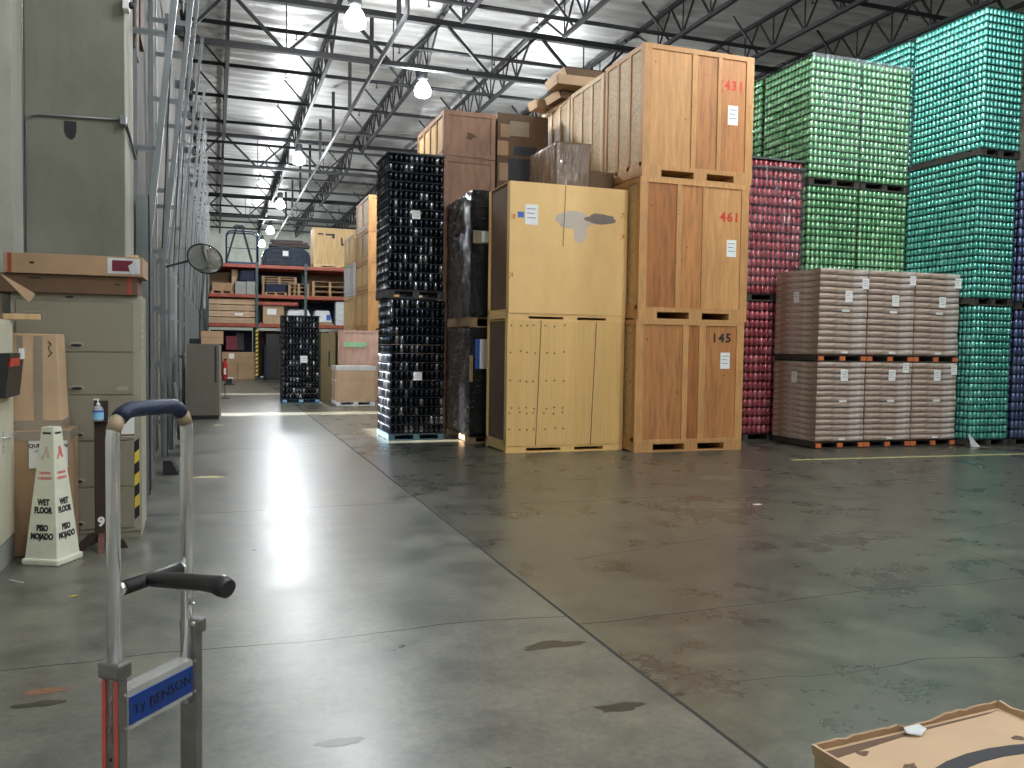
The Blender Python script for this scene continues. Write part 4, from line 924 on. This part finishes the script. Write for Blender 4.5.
# convex mirror
t = thing('convex_mirror', 'round convex safety mirror on a bracket at the dock door tracks', 'mirror', (-.10, 10.1, 2.42)); t.rotation_euler = (math.radians(-52), math.radians(14), math.radians(-8))
R_ = .19
obj('mirror_dome', MB().lathe([(.001, -.07), (.05, -.066), (.1, -.054), (.15, -.033), (.18, -.008), (R_, 0)], 28, rot=Matrix.Rotation(0, 3, 'X')), 'mirror_glass', t)
obj('rim', MB().tube([(R_*math.cos(2*PI*k/28), R_*math.sin(2*PI*k/28), 0) for k in range(29)], .008, 6), 'mirror_rim', t)
obj('backplate', MB().lathe([(R_, .002), (R_*.8, .02), (.03, .03)], 24), 'mirror_rim', t)
obj('bracket', MB().tube([(0, 0, .03), (-.15, .12, .09), (-.42, .3, .08)], .012, 8), 'galvanised_dark', t)

# ------------------------------------------------------------------ filing cabinet and things around it
fx, fy = -1.395, 7.02
t = thing('lateral_file_cabinet', 'tall tan metal filing cabinet with wide drawers against the pier', 'filing cabinet', (fx, fy, 0))
cwid, ch = .87, 1.84
obj('cabinet_body', MB().box(0, cwid, .012, .46, .05, ch), 'cabinet_edge', t, bevel=.004); obj('plinth', MB().box(.01, cwid-.01, .02, .44, 0, .05), 'cabinet_tan', t)
zs = [.075, .395, .745, 1.09, 1.41, 1.79]
for k in range(5):
    dr = obj('drawer', MB().box(.035, cwid-.055, 0, .014, zs[k]+.006, zs[k+1]-.006), 'cabinet_tan', t, bevel=.003)
    cxk = .43; hz = zs[k]+.055
    if k < 5:
        obj('handle', MB().poly([(cxk+.05*math.cos(a_), -.002, hz+.022*math.sin(a_)) for a_ in [2*PI*q/14 for q in range(14)]], (0, -1, 0), .006), 'cabinet_edge', dr)
        obj('handle_recess', MB().poly([(cxk+.04*math.cos(a_), -.008, hz-.004+.012*math.sin(a_)) for a_ in [2*PI*q/12 for q in range(12)]], (0, -1, 0), .002), 'ink', dr)
obj('label_holder', MB().box(.70, .78, -.003, .0, 1.125, 1.155), 'cabinet_edge', t); obj('name_plate', MB().box(.36, .41, .006, .012, 1.81, 1.822), 'ink', t)
sticker(t, .775, .86, .09, .17, y=-.003, lines=0); obj('orange_line', MB().box(.73, .82, -.0055, -.004, .78, .795), 'rust_stain', t)
mb = MB(); mb2 = MB()
for k in range(7):
    z_ = .17+k*.085; q = mb if k % 2 else mb2
    q.hexa([(cwid-.05, .004, z_-.03), (cwid-.018, .004, z_), (cwid-.018, .012, z_), (cwid-.05, .012, z_-.03), (cwid-.05, .004, z_+.055), (cwid-.018, .004, z_+.085), (cwid-.018, .012, z_+.085), (cwid-.05, .012, z_+.055)])
obj('hazard_tape', mb, 'hazard_yellow', t); obj('hazard_tape', mb2, 'ink', t)
for k in range(7): obj('tape_scrap', MB().box(cwid, cwid+.002, .1, .2, 1.35+k*.055, 1.385+k*.055), 'white_film', t)
obj('drawer_outline', MB().box(.09, .22, -.002, 0, 1.70, 1.705).box(.215, .22, -.002, 0, 1.63, 1.705), 'cabinet_edge', t)
# cartons on cabinet
t = thing('long_carton', 'flat brown carton lying directly on the filing cabinet', 'carton', (fx+.01, 6.98, ch), .0)
obj('carton_body', MB().box(-.12, .84, 0, .45, 0, .135), 'cardboard_dark', t, bevel=.003); obj('red_tape', MB().box(.77, .80, -.002, .0, .004, .131), 'tape_red', t); obj('printed_text', MB().box(.12, .2, -.002, 0, .1, .11).box(.68, .72, -.002, 0, .07, .08), 'ink', t)
t = thing('long_carton', 'upper long brown carton with maroon label on top of the cabinet pile', 'carton', (fx-.04, 6.96, ch+.136), -.01)
obj('carton_body', MB().box(.015, .93, 0, .45, 0, .145), 'cardboard', t, bevel=.003); obj('red_tape', MB().box(.04, .065, -.002, 0, .003, .142), 'tape_red', t)
obj('maroon_label', MB().box(.69, .91, -.002, 0, .02, .135), 'white_film', t); obj('label_print', MB().box(.72, .86, -.004, -.001, .038, .118), 'maroon', t)
obj('torn_film', MB().poly([(.83, -.004, .08), (.89, -.004, .12), (.91, -.004, .05), (.86, -.004, .01), (.84, -.004, .04)], (0, -1, 0), .004), 'white_film', t)
obj('ink_mark', MB().box(.18, .21, -.002, 0, .07, .085), 'ink', t)
tag(obj('wood_offcut', MB().box(-.62, -.57, 7.3, 7.42, ch+.283, ch+.33), 'batten_pale'), 'small wooden offcut on top of the upper long carton', 'wood piece')
# boxes in front of the cabinet
t = thing('brown_box', 'large brown box on the floor behind the wet floor cone', 'carton', (-1.52, 6.62, 0))
obj('body', MB().box(0, .565, 0, .37, 0, .87), 'cardboard', t, bevel=.006); obj('film_band', MB().box(-.003, .568, -.004, .372, .80, .865), 'tape_clear', t)
obj('edge_strip', MB().box(.515, .54, -.006, 0, .02, .8), 'cardboard_tan', t)
sg = obj('paper_sign', MB().box(.31, .55, -.007, -.004, .61, .80), 'paper', t)
text('sign_text', 'QUE', .036, 'ink', sg, (.346, -.0075, .765), bold=.0012); text('sign_text', 'PEN', .036, 'ink', sg, (.518, -.0075, .765), bold=.0012)
text('sign_small_text', 'out', .024, 'ink', sg, (.36, -.0075, .73)); text('sign_small_text', 'free', .024, 'ink', sg, (.50, -.0075, .73))
t = thing('tall_tan_carton', 'tall tan carton with clear tape band standing on the brown box', 'carton', (-1.51, 6.64, .87))
obj('body', MB().hexa([(0, 0, 0), (.50, 0, 0), (.50, .33, 0), (0, .33, 0), (0, 0, .67), (.475, 0, .67), (.475, .33, .67), (0, .33, .67)]), 'cardboard_light', t, bevel=.008)
obj('tape_band', MB().box(.33, .385, -.003, 0, 0, .655), 'tape_clear', t); obj('tape_band', MB().box(.23, .265, -.003, 0, .47, .655), 'tape_clear', t)
obj('film_base', MB().box(-.004, .504, -.006, .334, 0, .07), 'tape_clear', t)
obj('scribble', MB().tube([(.42, -.003, .62), (.44, -.003, .6), (.42, -.003, .57), (.445, -.003, .54), (.42, -.003, .51)], .003, 5), 'ink', t)
# cream cabinet at left edge
t = thing('cream_cabinet', 'cream metal cabinet with lever handle at the left edge', 'cabinet', (-1.828, 4.95, 0))
obj('cabinet_body', MB().box(0, .52, 0, 1.66, .16, 1.63), 'cream_metal', t, bevel=.005); obj('plinth', MB().box(0, .525, -.003, 1.663, 0, .16), 'gray_box', t)
obj('door', MB().box(.52, .535, .02, 1.63, .18, 1.61), 'cream_metal', t, bevel=.003)
h_ = atX(3, 438, -1.285)
obj('door_handle', MB().tube([(.535, h_.y-4.95, h_.z), (.575, h_.y-4.95, h_.z), (.58, h_.y-4.95+.16, h_.z+.02)], .009, 8).box(.535, .545, h_.y-4.95-.02, h_.y-4.95+.02, h_.z-.1, h_.z+.04), 'aluminium', t)
t = thing('file_holder', 'black wall file holder with red folder on the cream cabinet', 'file holder', (-1.29, 6.03, 1.13))
obj('tray', MB().hexa([(0, 0, 0), (.06, 0, 0), (.06, .42, 0), (0, .42, 0), (0, 0, .28), (.09, 0, .28), (.09, .42, .28), (0, .42, .28)]), 'black_plastic', t); obj('red_folder', MB().box(.08, .095, .0, .25, .2, .25), 'extinguisher_red', t)
obj('white_card', MB().box(.08, .096, .3, .4, .24, .31), 'paper', t)
t = thing('open_carton', 'brown carton with lifted flap on top of the cream cabinet', 'carton', (-1.85, 5.55, 1.63))
obj('body', MB().hexa([(0, 0, 0), (.51, 0, 0), (.51, 1.0, 0), (0, 1.0, 0), (0, 0, .3), (.48, 0, .3), (.48, .98, .3), (0, .98, .3)]), 'cardboard_dark', t)
obj('flap', MB().poly([(.5, .95, .31), (.70, 1.02, .18), (.66, 1.02, .12)], (0, -1, 0), .005), 'cardboard_light', t)
t = tag(obj('wood_stick', MB().box(-1.38, -1.12, 6.54, 6.57, 1.632, 1.672), 'batten_pale', bevel=.004), 'pale wooden stick lying on the cream cabinet corner', 'stick')

# sanitizer stand
t = thing('sanitizer_stand', 'dark wooden post stand with curved feet holding hand sanitizer', 'stand', (-.765, 6.68, 0), .05)
obj('post', MB().box(-.045, .045, 0, .05, .05, 1.07), 'dark_wood', t, bevel=.003); obj('side_lettering', MB(), 'paper', t).data = (lambda mb: [mb.box(.0455, .047, .015, .035, .28+k*.07, .28+k*.07+.035*(1+.3*(k % 2))) for k in range(10)] and mb)(MB()).mesh('side_lettering', 'paper')
for s_ in (-1, 1):
    obj('foot', MB().poly([(s_*.045, 0, .12), (s_*.09, 0, .11), (s_*.15, 0, .05), (s_*.17, 0, 0), (s_*.12, 0, 0), (s_*.09, 0, .03), (s_*.045, 0, .04)], (0, 1, 0), .05), 'dark_wood', t)
obj('foot', MB().poly([(-.02, -.0, .12), (-.02, -.06, .1), (-.02, -.12, .0), (-.02, -.08, 0), (-.02, -.05, .04), (-.02, 0, .05)], (1, 0, 0), .04), 'skid_brown', t)
text('painted_digit', '9', .09, 'paper', t, (-.003, -.001, .2), bold=.004)
bt = thing('sanitizer_bottle', 'clear pump bottle with blue label at the top of the wooden stand', 'bottle', (-.78, 6.65, .93))
obj('shelf_band', MB().box(-.045, .045, -.03, 0, -.01, -.003), 'dark_wood', t, (0, 0, .93))
obj('bottle_body', MB().lathe([(.034, 0), (.036, .01), (.036, .08), (.022, .105), (.012, .11)], 16), 'bottle_clear', bt)
obj('bottle_label', MB().lathe([(.0368, .012), (.0368, .062)], 16, cap=False), 'light_blue', bt); obj('label_top', MB().lathe([(.0368, .062), (.0368, .075)], 16, cap=False), 'blue_label', bt)
obj('pump', MB().lathe([(.014, .11), (.014, .125), (.005, .126), (.005, .15)], 10).box(-.03, .008, -.006, .006, .148, .158), 'paper', bt)

# wet floor cone
ang = math.radians(-72+45)
t = thing('wet_floor_cone', 'cream four-sided wet floor cone with black bilingual lettering', 'wet floor cone', (-1.038, 6.42, 0), ang)
b_, tp, Hc = .118, .043, .915
mb = MB(); mb.hexa([(-b_, -b_, .04), (b_, -b_, .04), (b_, b_, .04), (-b_, b_, .04), (-tp, -tp, Hc), (tp, -tp, Hc), (tp, tp, Hc), (-tp, tp, Hc)])
obj('cone_body', mb, 'cone_plastic', t, bevel=.004)
obj('cone_base', MB().box(-.134, .134, -.134, .134, 0, .045), 'cone_plastic', t, bevel=.012)
tilt = math.atan((b_-tp)/(Hc-.04))
def off(z): return b_-(b_-tp)*(z-.04)/(Hc-.04)+.001
for face in (0, 1):   # face 0: +X side, face 1: -Y side  (the two towards the camera)
    for s_, z_, sz, m_, bo, sx_ in (('WET', .415, .055, 'ink', .003, .72), ('FLOOR', .362, .055, 'ink', .003, .72), ('PISO', .245, .055, 'ink', .003, .74), ('MOJADO', .19, .055, 'ink', .003, .72), ('CAUTION', .61, .022, 'pink_ink', .001, .8), ('CUIDADO', .575, .024, 'pink_ink', .001, .9)):
        if face == 1: loc = (0, -off(z_), z_); rot = (PI/2-tilt, 0, 0)
        else: loc = (off(z_), 0, z_); rot = (PI/2-tilt, 0, PI/2)
        text('cone_lettering', s_, sz, m_, t, loc, rot, bold=bo, sx=sx_)
    z_ = .74
    pts = [(0, .05), (.012, .045), (.02, .01), (.03, -.03), (.015, -.03), (0, .0), (-.02, -.04), (-.035, -.035), (-.01, .01), (-.01, .04)]
    if face == 1: obj('slip_pictogram', MB().poly([(x_, -off(z_+y_), z_+y_) for x_, y_ in pts], (0, -1, 0), .001), 'faded_ink', t); obj('slot', MB().box(-.03, .03, -off(.875), -off(.875)+.004, .868, .882), 'ink', t)
    else: obj('slip_pictogram', MB().poly([(off(z_+y_), x_, z_+y_) for x_, y_ in pts], (1, 0, 0), .001), 'pink_ink', t); obj('slot', MB().box(off(.875)-.004, off(.875), -.03, .03, .868, .882), 'ink', t)

# ------------------------------------------------------------------ hand truck
Lp, Rp = Vector((-.213, 2.06, 0)), Vector((-.066, 2.243, 0))
u = (Rp-Lp).normalized(); n_ = Vector((u.y, -u.x, 0))   # n_ points towards the camera side
ht = thing('hand_truck', 'aluminium hand truck with dark wrapped loop handle in the foreground', 'hand truck', (Lp.x, Lp.y, 0), math.atan2(u.y, u.x))
wd = (Rp-Lp).length; rad = .062; ztop = 1.345; rt_ = .0148
arcL = [(rad-rad*math.cos(a_), 0, ztop-rad+rad*math.sin(a_)) for a_ in [PI/2*k/6 for k in range(7)]]
arcR = [(wd-rad+rad*math.sin(a_), 0, ztop-rad+rad*math.cos(a_)) for a_ in [PI/2*k/6 for k in range(7)]]
loop = obj('loop_tube', MB().tube([(0, 0, .60)] + arcL + arcR + [(wd, 0, .60)], rt_, 16), 'aluminium', ht)
obj('handle_wrap', MB().tube(arcL[3:] + arcR[:4], rt_+.0035, 14), 'blue_wrap', ht)
obj('tape_ring', MB().tube(arcL[1:4], rt_+.0012, 14), 'brown_tape', ht); obj('tape_ring', MB().tube(arcR[3:6], rt_+.0012, 14), 'brown_tape', ht)
def loc(p): # world -> local of the hand truck
    q = p-Vector((Lp.x, Lp.y, 0)); return (q.dot(u), q.dot(Vector((-u.y, u.x, 0))), p.z)
gz = .942
obj('cross_grip', MB().tube([(rt_+.012, 0, gz), (wd-rt_-.012, 0, gz)], .0165, 12), 'black_foam', ht)
obj('cross_bar', MB().tube([(0, 0, gz), (wd, 0, gz)], .010, 10), 'aluminium', ht)
for x_ in (rt_+.004, wd-rt_-.004): obj('collar', MB().tube([(x_-.006, 0, gz), (x_+.006, 0, gz)], .015, 12), 'aluminium', ht)
ge = loc(Vector((.027, 1.927, .968))); js = (wd*.42, 0, gz)
gp = [Vector(js).lerp(Vector(ge), f) for f in (0, .12, .3, .5, .7, .85, .93, 1.0)]
for q, p in enumerate(gp): p.z += .006*math.sin(PI*q/7)
gp[-1].z -= .004
obj('hand_grip', MB().tube(gp, [.013, .017, .0185, .019, .0185, .0205, .0245, .021], 14), 'black_plastic', ht)
for x0, s_ in ((0, -1), (wd, 1)):
    off_, zo = (0, 0) if s_ < 0 else (.014, .025)
    x0 += off_
    rl = obj('side_rail', MB().box(x0-.012, x0+.012, -.026, .024, .11, .755+zo), 'aluminium_dull', ht, bevel=.002)
    rx = x0+s_*.0125
    for yy in (-.022, .012): obj('red_strip', MB().box(min(rx, rx+s_*.002), max(rx, rx+s_*.002), yy, yy+.010, .12, .745), 'red_stripe', rl)
    for zz in (.70, .63, .565, .50, .43, .36, .29): obj('rail_hole', MB().lathe([(.0035, 0), (.0035, .002)], 8, (rx, -.002, zz), rot=Matrix.Rotation(s_*PI/2, 3, 'Y')), 'ink' if zz != .70 else 'zinc_bolt', rl)
    obj('clamp', MB().box(x0-(.02 if s_ < 0 else .010), x0+.02, -.034, .03, .748+zo, .785+zo), 'aluminium_dull', ht, bevel=.006)
pl = obj('name_plate', MB().box(.012, wd-.012, -.0275, -.0255, .625, .715).box(.012, wd-.012, -.0275, .015, .713, .716), 'aluminium', ht, bevel=.001)
obj('blue_panel', MB().box(.014, wd-.014, -.0295, -.0275, .636, .700), 'plate_blue', pl)
text('handwriting', 'Ty', .034, 'ink', pl, (.044, -.030, .667), rot=(PI/2, -.12, 0), bold=-.0004); text('handwriting', 'BENSON', .036, 'ink', pl, (.145, -.030, .668), rot=(PI/2, -.05, 0), bold=-.0004)
for x_ in (.004, wd-.004):
    for z_ in (.632, .708): obj('rivet', MB().lathe([(.004, 0), (.003, .003)], 8, (x_, -.0265, z_), rot=Matrix.Rotation(PI/2, 3, 'X')), 'zinc_bolt', ht)
for z_ in (.80, .85): obj('bolt', MB().lathe([(.006, 0), (.006, .008), (.003, .011)], 8, (wd-.002, -rt_, z_), rot=Matrix.Rotation(PI/2, 3, 'X')), 'zinc_bolt', ht)
for z_ in (.25,): obj('cross_plate', MB().box(.012, wd-.012, -.01, .01, z_, z_+.05), 'aluminium', ht)
obj('toe_plate', MB().box(-.05, wd+.05, .02, .22, .0, .008).box(-.05, wd+.05, .02, .028, 0, .12), 'aluminium_dull', ht)
obj('axle', MB().tube([(-.09, -.07, .1), (wd+.09, -.07, .1)], .009, 8), 'aluminium_dull', ht)
for x_ in (-.07, wd+.07):
    obj('wheel', MB().lathe([(.04, -.022), (.09, -.022), (.1, -.012), (.1, .012), (.09, .022), (.04, .022)], 20, (x_, -.07, .1), rot=Matrix.Rotation(PI/2, 3, 'Y')), 'rubber', ht)
    obj('axle_bracket', MB().bar((min(max(x_, 0), wd), -.07, .1), (min(max(x_, 0), wd), 0, .2), .012, .03), 'aluminium_dull', ht)

# ------------------------------------------------------------------ foreground box
t = thing('foreground_carton', 'tan carton with torn rim and black ring print at the bottom right corner', 'carton', (1.44, .62, 0))
bw, bd, bh = 1.1, 1.14, .5
p0, p1, p2 = atZ(815, 746, .5), atZ(998, 703, .5), atZ(1024, 711.5, .5)
fr, bl_ = Vector((p0.x-1.44, p0.y-.62, 0)), Vector((p1.x-1.44, p1.y-.62, 0))
sdir = (p2-p1); sdir.z = 0; sdir = sdir.normalized()*-1
sdir = Vector(((fr-bl_).y, -(fr-bl_).x, 0)).normalized(); sdir = sdir if sdir.y < 0 else -sdir
A, B = fr, bl_; Cc, Dd = B+sdir*1.05, A+sdir*1.05
obj('body', MB().hexa([(A.x, A.y, 0), (Dd.x, Dd.y, 0), (Cc.x, Cc.y, 0), (B.x, B.y, 0), (A.x, A.y, bh-.014), (Dd.x, Dd.y, bh-.014), (Cc.x, Cc.y, bh-.014), (B.x, B.y, bh-.014)]), 'cardboard_light', t)
def rim(P, Q, h0, seed, th=.008):
    rnd = random.Random(seed); mb = MB(); n = 26; top = []
    d_ = (Q-P); nn = Vector((-d_.y, d_.x, 0)).normalized()*th
    for k in range(n+1):
        f = k/n; hh = h0+rnd.uniform(-.003, .003)-(.007 if .45 < f < .62 else 0); top.append((P+d_*f, hh, rnd.uniform(-.003, .003)))
    for k in range(n):
        a_, ha, wa = top[k]; b2, hb, wb = top[k+1]; wa_, wb_ = nn*(wa/th), nn*(wb/th)
        mb.hexa([a_+Vector((0, 0, bh-.02)), b2+Vector((0, 0, bh-.02)), b2+nn+Vector((0, 0, bh-.02)), a_+nn+Vector((0, 0, bh-.02)),
                 a_+wa_+Vector((0, 0, bh+ha)), b2+wb_+Vector((0, 0, bh+hb)), b2+nn+wb_+Vector((0, 0, bh+hb)), a_+nn+wa_+Vector((0, 0, bh+ha))])
    return mb
obj('rim', rim(A, B, .002, 1), 'cardboard', t); obj('rim', rim(B, Cc, .004, 2), 'cardboard_light', t); obj('rim', rim(Dd, A, .004, 3), 'cardboard_light', t)
obj('edge_gap', MB().poly([A*.995+B*.005+sdir*.012+Vector((0, 0, bh-.0138)), B+sdir*.012+(A-B)*.02+Vector((0, 0, bh-.0138)), B+sdir*.018+(A-B)*.1+Vector((0, 0, bh-.0138)), (A+B)*.5+sdir*.022+Vector((0, 0, bh-.0138)), A+sdir*.05+(B-A)*.03+Vector((0, 0, bh-.0138))], (0, 0, 1), .0008), 'cardboard_dark', t)
c_ = atZ(1015, 800, bh)-t.location; 
q1, q2 = atZ(926, 766, bh)-t.location, atZ(1010, 741, bh)-t.location
t3 = [atZ(a_, b2_, bh)-t.location for a_, b2_ in ((930, 766), (962, 750), (1024, 739))]
(ax, ay), (bx, by), (cx_, cy_) = [(q.x, q.y) for q in t3]
dd_ = 2*(ax*(by-cy_)+bx*(cy_-ay)+cx_*(ay-by))
ctr = Vector((((ax*ax+ay*ay)*(by-cy_)+(bx*bx+by*by)*(cy_-ay)+(cx_*cx_+cy_*cy_)*(ay-by))/dd_, ((ax*ax+ay*ay)*(cx_-bx)+(bx*bx+by*by)*(ax-cx_)+(cx_*cx_+cy_*cy_)*(bx-ax))/dd_, 0)); Ro = (Vector((ax, ay, 0))-ctr).length

mb = MB(); K = 48
for k in range(K):
    a0, a1 = 2*PI*k/K, 2*PI*(k+1)/K
    z_ = bh-.0138
    P_ = lambda r, a_: (ctr.x+r*math.cos(a_), ctr.y+r*math.sin(a_), z_)
    mb.poly([P_(Ro-.045, a0), P_(Ro, a0), P_(Ro, a1), P_(Ro-.045, a1)], (0, 0, 1), .0012)
obj('black_ring_print', mb, 'ink', t)
s0 = atZ(916, 729, bh)-t.location
obj('torn_paper', MB().poly([(s0.x+x_*.9, s0.y+y_*.6, bh-.005+zz_) for x_, y_, zz_ in ((-.04, -.01, 0), (0, -.03, -.006), (.04, 0, 0), (.03, .03, .006), (-.03, .025, .004))], (0, 0, 1), .002), 'white_film', t)
for px, py in ((863, 748), (911, 761), (1018, 733)):
    s0 = atZ(px, py, bh)-t.location; obj('puncture', MB().poly([(x_, y_, bh-.0135) for x_, y_ in blob(s0.x, s0.y, .018, .012, 10, .6, px)], (0, 0, 1), .0008), 'cardboard_dark', t)

# ------------------------------------------------------------------ marks on the floor
def stain(name, label, cx, cy, rx, ry, mat, seed, cat='stain', j=.35, n=34):
    pts = [(x_, y_, .0) for x_, y_ in blob(cx, cy, rx, ry, n, j, seed)]
    tag(obj(name, MB().poly(pts, (0, 0, 1), .0008), mat), label, cat)
for (px, py, rx, ry, l, m_, sd) in ((552, 645, .16, .05, 'long dark oil stain on the floor, farther one left of the floor joint', 'grime', 2), (620, 707, .105, .04, 'dark oil stain on the floor, nearer one left of the floor joint', 'grime', 5), (679, 694, .03, .02, 'small dark stain right beside the floor joint', 'grime', 8),
                                  (45, 691, .09, .035, 'rusty orange patch on the floor at the lower left', 'rust_stain', 11), (40, 704, .10, .03, 'dark scuffed patch just below the rusty patch', 'grime', 13), (340, 742, .09, .03, 'dark scuff on the floor at the bottom of the picture', 'grime', 17)):
    g = atZ(px, py); stain('floor_stain', l, g.x, g.y, rx, ry, m_, sd)
g = atZ(73, 597); tag(obj('leaf', MB().poly([(g.x-.03, g.y, .001), (g.x, g.y-.012, .004), (g.x+.03, g.y+.01, .008), (g.x+.01, g.y+.025, .004)], (0, 0, 1), .001), 'hazard_yellow'), 'small yellow leaf on the floor left of the hand truck', 'leaf')
g = atZ(17, 582); tag(obj('litter_stick', MB().bar((g.x-.05, g.y+.05, .004), (g.x+.04, g.y-.04, .004), .008, .006), 'white_film'), 'thin white litter stick on the floor near the cream cabinet', 'litter')
g = atZ(208, 477); stain('tape_remnant', 'worn yellow tape remnant on the aisle floor by the dock doors', g.x, g.y, .16, .07, 'yellow_tape', 21, 'tape remnant', .9, 40)
g = atZ(218, 425); stain('tape_remnant', 'small yellow tape remnant on the floor in front of the grey cabinet', g.x, g.y, .08, .08, 'yellow_tape', 23, 'tape remnant', .8, 20)
g = atZ(254, 550); stain('debris_bit', 'tiny dark bit of debris on the aisle floor', g.x, g.y, .015, .012, 'ink', 25, 'debris', .5, 10)
g = atZ(758, 505); tag(obj('paper_scrap', MB().poly([(g.x-.05, g.y, .001), (g.x+.05, g.y-.01, .001), (g.x+.04, g.y+.05, .004), (g.x-.03, g.y+.05, .003)], (0, 0, 1), .001), 'faded_ink'), 'small pale paper scrap on the floor in front of the carton loads', 'paper scrap')
